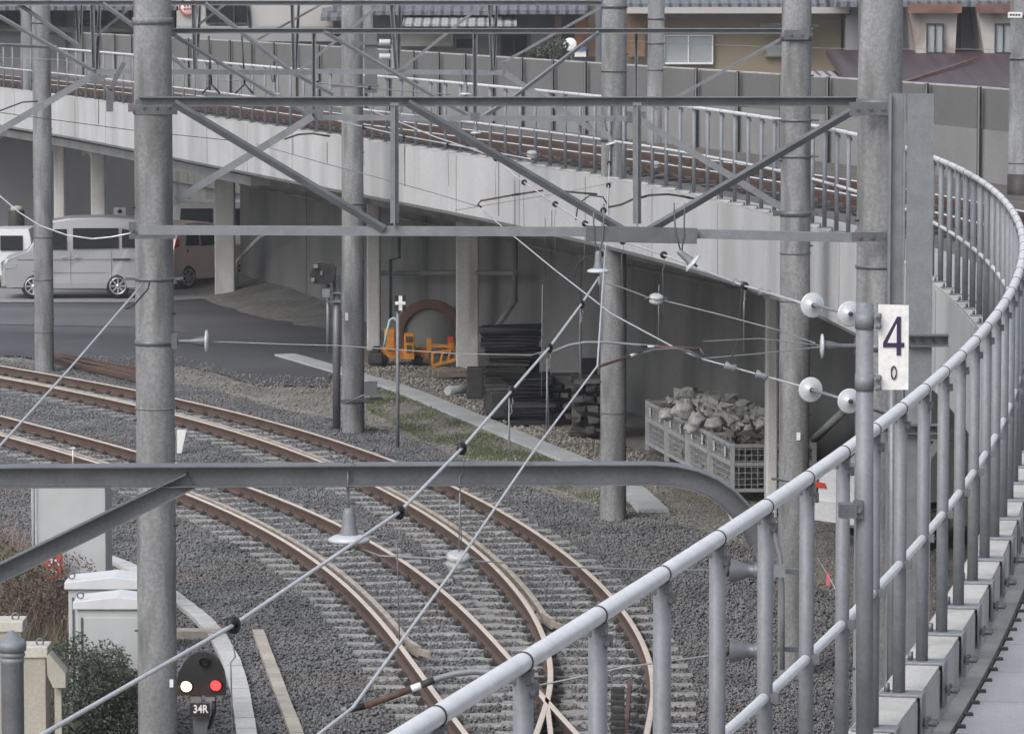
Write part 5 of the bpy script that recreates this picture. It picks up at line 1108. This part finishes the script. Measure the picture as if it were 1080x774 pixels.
for x_ in (404, 440): mb.lathe([(.001, -.03), (.11, -.03), (.11, .03), (.001, .03)], P(x_, 380, Yo+.1), Vector((0, 1, 0)), 16)
mb.build('wheel', M['dark'], tr)
o = MB().box(*pb2(388, 404, 372, 385, Yo, .5)).box(*pb2(392, 401, 366, 374, Yo+.1, .3)).build('machine_block', M['darkst'], None, tuple(G(396, 386, 0)), .04); tag(o, 'dark lumpy machine block left of the orange trolley', 'machine')
# hoop leaning against the wall
yh = wallY(452)-.25; hc = P(453, 353, yh); mb = MB(); n = 30; rr0, rr1 = 28/S(yh), 37/S(yh); vs = []
for i in range(n+1):
    t = math.pi*(-.12+1.24*i/n)
    for (r_, dy) in ((rr0, 0), (rr1, 0), (rr1, .16), (rr0, .16)): vs.append(hc+Vector((math.cos(t)*r_*(1.0), dy, math.sin(t)*r_)))
mb.add(vs, [(i*4+j, i*4+(j+1) % 4, (i+1)*4+(j+1) % 4, (i+1)*4+j) for i in range(n) for j in range(4)]); o = mb.build('steel_hoop', mat('dull_rust', (.15, .085, .065), .85, var=.3), None, tuple(hc)); tag(o, 'large rusty brown hoop leaning on the wall behind the orange trolley', 'hoop')
MB().lathe([(.001, 0), (rr0*1.0, 0), (rr0*1.0, .05), (.001, .05)], hc+Vector((0, .08, 0)), Vector((0, 1, 0)), 30).build('back_disc', M['soffit'], o)
o = MB().lathe([(.001, .22), (.03, .22), (.04, .16), (.065, .12), (.065, -.1), (.001, -.1)], P(484.5, 336, yh-.3), Vector((0, 0, 1)), 14).build('green_bottle', M['green'], None, tuple(P(484.5, 341, yh-.3))); tag(o, 'green plastic bottle hanging beside the pale column behind the trolley', 'bottle')
MB().tube([P(484.5, 331, yh-.3), P(484.5, 322, yh-.3)], .008, 5).build('cord', M['green'], o)
# pallet
def pallet(px, py, label, rz=0.2, k=1.0):
    c = G(px, py, 0); root = thing('pallet', label, 'pallet', tuple(c)); m3 = Matrix.Rotation(rz, 3, 'Z'); mb = MB(); mb2 = MB()
    for i in range(6): mb.box(c+m3 @ Vector(((-.4+i*.16)*k, 0, .115)), (.11*k, .9, .02), rz)
    for j in (-.4, 0, .4): mb2.box(c+m3 @ Vector((0, j, .055)), (.92*k, .09, .09), rz)
    mb.build('top_boards', M['wood'], root); mb2.build('bearers', M['wood'], root)
pallet(474, 396, 'small weathered wooden pallet on the ground below the orange frame', .25, .7)
def rough(mb, c, size, rz, k=.08):
    o = len(mb.v); mb.box(c, size, rz)
    for i in range(o, len(mb.v)): mb.v[i] += Vector((random.uniform(-1, 1), random.uniform(-1, 1), random.uniform(-1, 1)))*k*min(size)
# black mats: stack of sheets
Ym = G(541, 446, 0).y
for k, (x0, x1, y0, y1, dy, lb) in enumerate(((508, 571, 346, 374, 1.0, 'stack of black rubber mats, back pile with thick upper layers'), (512, 560, 375, 412, .6, 'stack of black rubber mats, middle pile with slumped layers'), (533, 584, 398, 447, -.1, 'stack of black rubber mats, front pile standing tallest off the ground'))):
    a = P(x0, y1, Ym+dy); b = P(x1, y0, Ym+dy); root = thing('mat_stack', lb, 'rubber mats', tuple(a), 'black mats stacked by the wall'); n = int((b.z-a.z)/.055); mb = MB()
    zb = a.z if k != 2 else 0.0
    if k < 2: MB().box(((a.x+b.x)/2, Ym+dy+.5, a.z/2), ((b.x-a.x)*.9, .9, a.z), .05).build('base_block', M['darkst'], root, None, .05)
    for i in range(n):
        z = a.z+(i+.5)*(b.z-a.z)/n; j = random.uniform(-.05, .05)
        rough(mb, ((a.x+b.x)/2+j, Ym+dy+.5+random.uniform(-.04, .04), z), ((b.x-a.x)*random.uniform(.9, 1.03), .95, (b.z-a.z)/n*random.uniform(.7, .98)), random.uniform(-.07, .07), .5)
    mb.build('mats', M['dark'] if k != 1 else M['darkst'], root)
o = MB().box(*pb2(492, 510, 388, 421, Ym+1.4, .35)).build('black_block', M['darkst'], None, tuple(P(501, 421, Ym+1.4)), .03); tag(o, 'upright dark block against the foot of the pale column', 'block')
c = G(485, 417, 0); o = MB().tube([c+Vector((-.22, 0, .08)), c+Vector((.2, .5, .08))], .08, 12).build('concrete_pipe', M['trough'], None, tuple(c)); tag(o, 'short grey concrete cylinder lying left of the dark block', 'concrete cylinder')
# old sleepers stacked crosswise
n = 0
for (x0, x1, ybase, cnt, dy) in ((583, 612, 447, 9, .3), (604, 640, 459, 11, -.2)):
    Y0 = G((x0+x1)/2, ybase, 0).y+dy; a = P(x0, ybase, Y0); b = P(x1, ybase, Y0); wd = b.x-a.x
    for i in range(cnt):
        z = -.02+.085*(i+.5); nm = 'old_sleeper'; mb = MB()
        tims = [((a.x+b.x)/2+q*wd+random.uniform(-.03, .03), Y0+.5, wd*.28, 1.1) for q in (-.33, .05, .36)] if i % 2 else [((a.x+b.x)/2+random.uniform(-.06, .05), Y0+.35, wd*random.uniform(.9, 1.12), .24), ((a.x+b.x)/2, Y0+.9, wd, .24)]
        for (tx, ty, tw, tl) in tims:
          mb = MB(); rough(mb, (tx, ty, z), (tw, tl, .08), random.uniform(-.05, .05), .3); o = mb.build(nm, M['woodd'] if random.random() < .55 else mat('grey_old_wood', (.13, .125, .12), .95, var=.35, scale=5), None, (tx, ty, z)); n += 1
          tag(o, ('weathered timber in the %s stack of old sleepers beside the black mats' % ('left, lower' if x0 < 600 else 'right, taller')), 'timber', 'old sleepers stacked crosswise, %s stack' % ('left' if x0 < 600 else 'right'))
o = MB().box(*pb2(613, 630, 379, 397, Ym+.8, .3)).build('dark_crate', M['dark'], None, tuple(P(621, 397, Ym+.8)), .02); tag(o, 'dark crate on top of the old sleeper stacks', 'crate')
# mesh cages with rubble and sacks
def cage(p0, p1, p2, h_, label, sol=False):
    # p0 near-left corner on ground, p1 far-left corner, p2 near-right corner
    root = thing('mesh_cage', label, 'cage', tuple(p0), 'galvanised mesh cages'); u = p1-p0; v = p2-p0; cs = [p0, p1, p1+v, p2]
    mb = MB()
    for c_ in cs: mb.box(c_+Vector((0, 0, h_/2)), (.06, .06, h_))
    for z in (.12, h_-.04, h_*.62):
        for a_, b_ in zip(cs, cs[1:]+cs[:1]): mb.bar(a_+Vector((0, 0, z)), b_+Vector((0, 0, z)), .035, .05)
    mb.build('frame', M['cage'], root); mb = MB()
    for a_, b_ in zip(cs, cs[1:]+cs[:1]):
        L_ = (b_-a_).length; n_ = max(3, int(L_/.085))
        for i in range(1, n_): q = a_.lerp(b_, i/n_); mb.bar(q+Vector((0, 0, .1)), q+Vector((0, 0, h_-.05)), .009, .009)
        for z in np.arange(.2, h_-.05, .085): mb.bar(a_+Vector((0, 0, z)), b_+Vector((0, 0, z)), .009, .009)
    mb.build('mesh', M['cage'], root)
    m_ = MB().poly([c_+Vector((0, 0, .1)) for c_ in cs], .02, Vector((0, 0, 1))); m_.build('floor', M['galvd'], root)
    for f in (.25, .75):
        q = cs[0].lerp(cs[1], f); mb2 = MB().box(q+Vector((-.03, -.01, h_*.8)), (.02, .12, .14)); mb2.build('tag_plate', M['white'], root)
    return root
A0 = G(910*0+771, 524, 0); hC = .80
Aq = G(773, 526, 0); Bq = G(682, 474, 0); Dq = G(868, 522, 0)
L3 = [Aq.lerp(Bq, t) for t in (0, .25, .5, .75, 1)]; vv = Vector((1.18, .10, 0))
cl = ['nearest mesh cage, full of dark rubble, beside the dark pole', 'second nearest mesh cage in the row, holding dark rubble', 'third mesh cage in the row, pale sacks on its right', 'farthest mesh cage in the row, leftmost, nearest the middle pole']
for k in range(4): cage(L3[k].lerp(L3[k+1], .02), L3[k].lerp(L3[k+1], .98), L3[k].lerp(L3[k+1], .02)+vv, hC-.0, cl[k])
def rubble(name, label, c, rx, ry, h0, h1, n, smin, smax, m, cat):
    mb = MB()
    for _ in range(n):
        p_ = c+Vector((random.uniform(-rx, rx), random.uniform(-ry, ry), random.uniform(h0, h1))); s_ = random.uniform(smin, smax)
        rough(mb, p_, (s_*random.uniform(.6, 1.4), s_, s_*random.uniform(.5, 1)), random.uniform(0, 3), .7)
    o = mb.build(name, m, None, tuple(c)); return tag(o, label, cat, None, 'stuff')
for k in range(4):
    c = (L3[k]+L3[k+1])/2+vv/2; ry = abs((L3[k+1]-L3[k]).y)/2*.75
    rubble('rubble', ['broken dark rubble filling the nearest cage', 'broken rubble in the second nearest cage', 'broken rubble in the third cage of the row', 'broken rubble in the farthest cage'][k], c, .45, ry, .15, hC*(.92 if k else .98), 1500, .05, .14, M['rubble'], 'rubble')
def blob(name, c, r, m, label, group, sq=.75):
    n, k = 14, 10; vs = []; fs = []; sd = Vector((random.random()*50, 0, 0))
    for i in range(k+1):
        for j in range(n):
            th = math.pi*i/k; ph = 2*math.pi*j/n; d = Vector((math.sin(th)*math.cos(ph), math.sin(th)*math.sin(ph), math.cos(th)))
            q = d*r*(1+.55*noise.noise(d*1.8+sd)+.40*noise.noise(d*4.5+sd)); q.z *= sq; vs.append(c+q)
    for i in range(k): fs += [(i*n+j, i*n+(j+1) % n, (i+1)*n+(j+1) % n, (i+1)*n+j) for j in range(n)]
    o = MB().add(vs, fs, True).build(name, m, None, tuple(c)); return tag(o, label, 'sack', group)
sk = [(722, 432, 26, 'largest grey white sack, highest on the cages'), (735, 443, 20, 'pale round sack below the largest one'), (703, 437, 16, 'leftmost pale sack on the far cage'), (755, 446, 20, 'grey tan sack in the middle of the cages'), (729, 452, 14, 'small sack low at the front edge of the cages'),
      (776, 444, 17, 'pointed white sack right of the middle'), (748, 436, 14, 'dirty sack behind the middle sacks'), (803, 447, 15, 'white sack at the right end behind the dark rubble'), (790, 451, 11, 'small white sack left of the rightmost'), (763, 440, 13, 'dull sack at the back of the cages'), (812, 440, 16, 'pale sack half hidden by the dark pole')]
for (a_, b_, w_, lb) in sk:
    Yk = G(a_, b_, .90+(.12 if w_ > 22 else 0)).y; blob('sack', P(a_, b_, Yk), w_/S(Yk)/2, M['bag'], lb, 'sacks piled on the mesh cages')
mb = MB()
for _ in range(420):
    a_ = random.uniform(.0, 1)**.8; q_ = L3[1].lerp(L3[4], a_)+vv*random.uniform(.25, .95)+Vector((0, 0, .74+random.uniform(0, .17))); s_ = random.uniform(.05, .13); rough(mb, q_, (s_*random.uniform(.6, 1.6), s_, s_*random.uniform(.5, 1.1)), random.uniform(0, 3), .8)
o = mb.build('crumpled_bags', M['bag'], None, tuple(L3[3]+vv*.5)); tag(o, 'heap of crumpled pale bags and scraps among the sacks on the cages', 'bags', None, 'stuff')
# scattered stones by the path
c = G(765, 536, 0)
for k, (a_, b_, w_) in enumerate(((770, 532, 14), (757, 522, 6), (742, 515, 5), (757, 517, 4))):
    q = G(a_, b_, .02); blob('stone', q, w_/S(q.y)/2, M['trough'], ['largest flat stone on the grass below the cages', 'small pale stone left of the flat stone', 'tiny pale stone farthest left of the flat stone', 'tiny pale stone just above the flat stone'][k], None, .4)['category'] = 'stone'
o = MB().tube([P(762, 530, 58), P(772, 548, 57), P(790, 560, 56), P(812, 566, 55)], .018, 6).build('hose', M['troughw'], None, tuple(P(762, 530, 58))); tag(o, 'pale hose lying on the ground below the curved beam end', 'hose')
q = G(873, 640, 0); o = thing('ribbon_marker', 'pink ribbon tied on a thin string beside the dark pole foot', 'marker', tuple(P(873, 612, 50)))
rect(MB(), 871.5, 875, 604, 617, 50, .01).build('ribbon', mat('pink_ribbon', (.75, .15, .18), .6), o); MB().tube([P(862, 588, 50.5), P(873, 606, 50), P(884, 626, 49.5)], .006, 5).build('string', M['wire'], o)

# ================================================================ VEHICLES
def wheel(parent, c, r, wd, m_rim='chrome', ax=Vector((0, 1, 0)), spokes=8):
    ax = Vector(ax).normalized(); w_ = MB().lathe([(r*.55, -wd*.48), (r*.9, -wd/2), (r, -wd*.3), (r, wd*.3), (r*.9, wd/2), (.001, wd/2)], c, ax, 28).build('wheel', M['dark'], parent)
    MB().lathe([(r*.66, -wd*.46), (r*.66, -wd*.5), (r*.60, -wd*.5), (r*.58, -wd*.3), (r*.001, -wd*.28)], c, ax, 24).build('rim_back', M['darkst'], w_)
    mb = MB(); ux = ax.orthogonal().normalized(); uy = ax.cross(ux)
    for k in range(spokes):
        t = 2*math.pi*k/spokes; d = ux*math.cos(t)+uy*math.sin(t); mb.bar(c-ax*wd*.42+d*r*.08, c-ax*wd*.44+d*r*.62, r*.13, r*.05, ax)
    mb.lathe([(.001, -wd*.5), (r*.14, -wd*.49), (r*.16, -wd*.42)], c, ax, 16); mb.lathe([(r*.60, -wd*.44), (r*.60, -wd*.52), (r*.70, -wd*.52), (r*.70, -wd*.44)], c, ax, 28)
    mb.build('rim', M[m_rim], w_); return w_
def car_body(parent, outline, width, m, T, tumble=.13, zsh=.95, name='body', arches=()):
    # outline in (x along car from front, z); loft across the width with side tumblehome and rounded shoulders; T maps local to world
    n = len(outline); secs = [(-.5, .05), (-.492, .02), (-.47, 0), (0, -.015), (.47, 0), (.492, .02), (.5, .05)]; vs = []; fs = []
    cx = sum(p[0] for p in outline)/n; cz = sum(p[1] for p in outline)/n
    for (yy, ins) in secs:
        for (x_, z_) in outline:
            t = max(0, z_-zsh); y_ = yy*width*(1-tumble*t/.9)
            vs.append(T @ Vector((x_+(cx-x_)*ins*.9*abs(x_-cx)/2.0, y_, z_-(ins*.5*(z_-cz) if z_ > cz else 0))))
    for k in range(len(secs)-1):
        for i in range(n): fs.append((k*n+i, k*n+(i+1) % n, (k+1)*n+(i+1) % n, (k+1)*n+i))
    fs += [tuple(range(n)), tuple((len(secs)-1)*n+i for i in range(n-1, -1, -1))]
    mb = MB().add(vs, fs, False); o = mb.build(name, m, parent); return o
def side_panel(T, pts, width, zsh=.95, tumble=.13, off=.004, th=.012):
    vs = []
    for (x_, z_) in pts: t = max(0, z_-zsh); vs.append(T @ Vector((x_, -width*.5*(1-tumble*t/.9)-off, z_)))
    n = (T.to_3x3() @ Vector((0, -1, 0))); return MB().poly(vs, th, n)
# silver kei van, side on, facing left
base = Vector((P(3, 387, 99.5).x, 99.5, 0)); van = thing('parked_van', 'silver one box van facing left, parked under the viaduct at the left', 'van', tuple(base))
T = Matrix.Translation(base+Vector((0, 0, 0))) @ Matrix.Rotation(R(4), 4, 'Z') @ Matrix.Translation((0, .74, 0))
W_ = 1.475
out = [(0.02, .32), (0.0, .62), (.03, .82), (.10, .93), (.45, 1.05), (.58, 1.10), (.98, 1.66), (1.15, 1.80), (1.6, 1.875), (2.4, 1.89), (3.1, 1.86), (3.30, 1.80), (3.38, 1.45), (3.40, 1.0), (3.40, .35), (3.3, .26), (2.95, .24), (2.93, .36), (2.84, .50), (2.70, .56), (2.56, .50), (2.47, .36), (2.45, .24), (1.0, .24), (.98, .36), (.89, .50), (.74, .57), (.58, .50), (.48, .36), (.46, .26), (.1, .26)]
car_body(van, out, W_, M['silver'], T)
for (pts, nm) in (([(.86, 1.14), (1.12, 1.60), (1.30, 1.62), (1.52, 1.62), (1.52, 1.14)], 'front_side_window'), ([(1.66, 1.16), (1.66, 1.64), (2.72, 1.64), (2.72, 1.17)], 'rear_side_window'), ([(2.80, 1.18), (2.80, 1.62), (3.22, 1.56), (3.26, 1.18)], 'quarter_window')):
    side_panel(T, pts, W_).build(nm, M['glass'], van)
ws = [T @ Vector(v) for v in ((.585, -.66, 1.10), (.585, .66, 1.10), (.99, .60, 1.67), (.99, -.60, 1.67))]
MB().poly([v+Vector((-.012, -.004, .012)) for v in ws], .01, Vector((-.5, 0, .5))).build('windscreen', M['glassl'], van)
for z0, z1, x0, x1 in ((.905, .915, .35, 3.36), (.60, .607, 1.05, 2.4)): side_panel(T, [(x0, z0), (x1, z0), (x1, z1), (x0, z1)], W_, off=.002, th=.006).build('trim_line', M['darkst'], van)
for x0 in (1.60, 2.55, .80): side_panel(T, [(x0, .34), (x0+.008, .34), (x0+.008, 1.1), (x0, 1.1)], W_, off=.001, th=.004).build('door_gap', M['darkst'], van)
side_panel(T, [(2.58, .885), (3.0, .885), (3.0, .93), (2.58, .93)], W_, off=.006, th=.01).build('slide_rail', M['darkst'], van)
for x0 in (1.38, 1.68): side_panel(T, [(x0, .96), (x0+.12, .96), (x0+.12, .99), (x0, .99)], W_, off=.004, th=.02).build('door_handle', M['silver'], van)
side_panel(T, [(1.0, .24), (2.44, .24), (2.44, .33), (1.0, .33)], W_, off=.012, th=.02).build('side_skirt', M['silver'], van)
for z in (.66, .71, .76, .81): MB().bar(T @ Vector((-.015, -.45, z)), T @ Vector((-.015, .45, z)), .02, .022).build('grille_bar', M['darkst'], van)
side_panel(T, [(.02, .70), (.30, .72), (.36, .82), (.06, .84)], W_, off=.003, th=.012).build('headlight', M['glassl'], van)
MB().box(T @ Vector((-.01, -.50, .77)), (.04, .34, .13), R(4)).build('headlight', M['glassl'], van)
MB().box(T @ Vector((-.02, 0, .47)), (.03, .34, .17), R(4)).build('number_plate', M['yellow'], van)
MB().box(T @ Vector((.02, 0, .40)), (.08, 1.40, .22), R(4)).build('bumper', M['silver'], van)
MB().box(T @ Vector((.78, -.80, 1.16)), (.08, .16, .18), R(4)).build('mirror', M['silver'], van)
ay = (T.to_3x3() @ Vector((0, 1, 0)))
for x_ in (.73, 2.70):
    wheel(van, T @ Vector((x_, -.655, .285)), .285, .16, ax=ay); wheel(van, T @ Vector((x_, .655, .285)), .285, .16, ax=-ay)
    side_panel(T, [(x_+.30*math.cos(t), .285+.30*math.sin(t)) for t in np.linspace(0, math.pi, 14)], W_, off=-.10, th=.01).build('wheel_arch', M['dark'], van)
MB().box(T @ Vector((1.7, 0, .28)), (2.9, 1.1, .10), R(4)).build('underbody', M['dark'], van)
# white van beyond at the left edge
base = Vector((P(-62, 387, 104).x, 104.5, 0)); v2 = thing('parked_van', 'white van behind the silver van at the left picture edge', 'van', tuple(base)); T = Matrix.Translation(base)
out2 = [(a_, b_*.77) for a_, b_ in [(0, .35), (0, .9), (.12, 1.0), (.7, 1.62), (.95, 1.78), (2.2, 1.80), (2.25, 1.5), (2.3, .95), (2.3, .32)]]
car_body(v2, out2, 1.4, M['whitecar'], T)
for a_, b_ in ((.75, 1.35), (1.5, 2.05)): side_panel(T, [(a_, .86), (a_, 1.22), (b_, 1.22), (b_, .86)], 1.4).build('side_window', M['glass'], v2)
for x_ in (.5, 1.8): wheel(v2, T @ Vector((x_, -.62, .28)), .28, .15)
# pink hatchback seen from its rear left corner
base = Vector((P(184, 387, 102.5).x, 102.3, 0)); pc = thing('parked_car', 'pink hatchback between the thick left pole and the pale column', 'car', tuple(base))
T = Matrix.Translation(base) @ Matrix.Rotation(R(46), 4, 'Z') @ Matrix.Diagonal((.85, 1, 1, 1)) @ Matrix.Translation((0, .74, 0))
op = [(.0, .35), (-.02, .62), (.02, .95), (.16, 1.25), (.34, 1.50), (.6, 1.58), (1.3, 1.60), (1.9, 1.50), (2.35, 1.05), (3.1, .92), (3.35, .6), (3.35, .3), (2.95, .24), (2.93, .38), (2.84, .5), (2.68, .57), (2.53, .5), (2.44, .38), (2.42, .24), (.86, .24), (.84, .40), (.75, .52), (.58, .59), (.42, .52), (.33, .40), (.31, .26)]
car_body(pc, op, 1.475, M['pink'], T, zsh=.9)
side_panel(T, [(.48, 1.05), (.62, 1.44), (1.0, 1.48), (1.0, 1.04)], 1.475, zsh=.9).build('rear_quarter_window', M['glass'], pc)
side_panel(T, [(1.08, 1.03), (1.08, 1.48), (1.75, 1.42), (2.1, 1.03)], 1.475, zsh=.9).build('side_window', M['glass'], pc)
side_panel(T, [(.04, 1.0), (.14, 1.20), (.22, 1.24), (.24, 1.04)], 1.475, zsh=.9).build('tail_light', M['red'], pc)
MB().poly([T @ Vector(v) for v in ((-.03, -.5, 1.02), (-.03, .5, 1.02), (.20, .5, 1.42), (.20, -.5, 1.42))], .02, Vector((-.8, -.3, .4)).normalized()).build('rear_window', M['glassl'], pc)
MB().box(T @ Vector((-.04, -.05, .80)), (.03, .34, .17), R(46)).build('number_plate', M['yellow'], pc)
MB().box(T @ Vector((.0, 0, .48)), (.12, 1.40, .22), R(46)).build('bumper', M['pink'], pc)
side_panel(T, [(.55+.04*math.cos(t), .92+.04*math.sin(t)) for t in np.linspace(0, 6.28, 12)][:-1], 1.475, zsh=.9).build('fuel_cap', M['rust'], pc)
ay = (T.to_3x3() @ Vector((0, 1, 0)))
for x_ in (.585, 2.68):
    wheel(pc, T @ Vector((x_, -.655, .285)), .285, .16, ax=ay, spokes=7); wheel(pc, T @ Vector((x_, .655, .285)), .285, .16, ax=-ay, spokes=7)
    side_panel(T, [(x_+.30*math.cos(t), .285+.30*math.sin(t)) for t in np.linspace(0, math.pi, 14)], 1.475, off=-.10, th=.01).build('wheel_arch', M['dark'], pc)
MB().box(T @ Vector((1.7, 0, .28)), (2.9, 1.1, .10), R(46)).build('underbody', M['dark'], pc)
# white van roof behind pink car
base = Vector((P(180, 387, 107).x, 107.5, 0)); v3 = thing('parked_van', 'white van with dark windows just behind the pink hatchback', 'van', tuple(base)); T = Matrix.Translation(base)
car_body(v3, [(0, .35), (.0, 1.2), (.12, 1.80), (.3, 1.88), (2.9, 1.88), (3.2, 1.4), (3.4, 1.0), (3.4, .35)], 1.45, M['whitecar'], T)
side_panel(T, [(.25, 1.25), (.30, 1.72), (1.1, 1.72), (1.1, 1.25)], 1.45).build('side_window', M['glass'], v3); side_panel(T, [(1.2, 1.25), (1.2, 1.72), (2.6, 1.72), (2.6, 1.25)], 1.45).build('side_window', M['glass'], v3)
for x_ in (.6, 2.7): wheel(v3, T @ Vector((x_, -.62, .28)), .28, .15)
# white saloon at the right, rear towards the camera
pq = P(861, 576, 56.3); base = Vector((pq.x, 56.3, 0)); v4 = thing('parked_car', 'white saloon with red tail lamp under the viaduct, right of the dark pole', 'car', tuple(base)); T = Matrix.Translation(base) @ Matrix.Rotation(R(40), 4, 'Z') @ Matrix.Diagonal((.82, .86, .98, 1)) @ Matrix.Translation((0, -.84, 0))
car_body(v4, [(.0, .30), (-.03, .55), (.02, .88), (.10, .98), (.62, 1.03), (1.25, 1.40), (2.4, 1.42), (3.1, 1.0), (4.1, .85), (4.3, .5), (4.3, .25), (.1, .22)], 1.68, M['whitecar'], T, zsh=.9, tumble=.2)
MB().poly([T @ Vector(v) for v in ((.66, -.62, 1.05), (.66, .62, 1.05), (1.2, .54, 1.37), (1.2, -.54, 1.37))], .012, Vector((0, -.6, .6))).build('rear_window', M['glass'], v4)
for s_ in (1, -1): MB().poly([T @ Vector(v) for v in ((-.015, s_*.83, .72), (-.015, s_*.60, .73), (-.005, s_*.66, .79), (.0, s_*.83, .80))], .02, T.to_3x3() @ Vector((-1, 0, 0))).build('tail_lamp', M['red'], v4)
MB().box(T @ Vector((-.05, 0, .42)), (.10, 1.44, .26), R(40)).build('bumper', M['whitecar'], v4)
ay = (T.to_3x3() @ Vector((0, 1, 0)))
for x_ in (.9, 3.4):
    for s_ in (1, -1): wheel(v4, T @ Vector((x_, s_*.76, .30)), .30, .18, ax=-ay*s_)

# ================================================================ AIR
hz = MB().box((0, 88, 14.0), (150, 190, 30.2)).build('haze', M['white'], None, (0, 88, -1.1)); hz['kind'] = 'stuff'
hm = bpy.data.materials.new('haze_air'); hm.use_nodes = True; hm.node_tree.nodes.clear()
pv = hm.node_tree.nodes.new('ShaderNodeVolumePrincipled'); pv.inputs['Color'].default_value = (.93, .95, 1, 1); pv.inputs['Density'].default_value = .0005; pv.inputs['Anisotropy'].default_value = .2
mo = hm.node_tree.nodes.new('ShaderNodeOutputMaterial'); hm.node_tree.links.new(pv.outputs[0], mo.inputs['Volume']); hz.data.materials.clear(); hz.data.materials.append(hm)
sc.cycles.max_bounces = 6; sc.cycles.volume_bounces = 0; sc.cycles.diffuse_bounces = 3; sc.cycles.glossy_bounces = 3
bpy.context.view_layer.update()
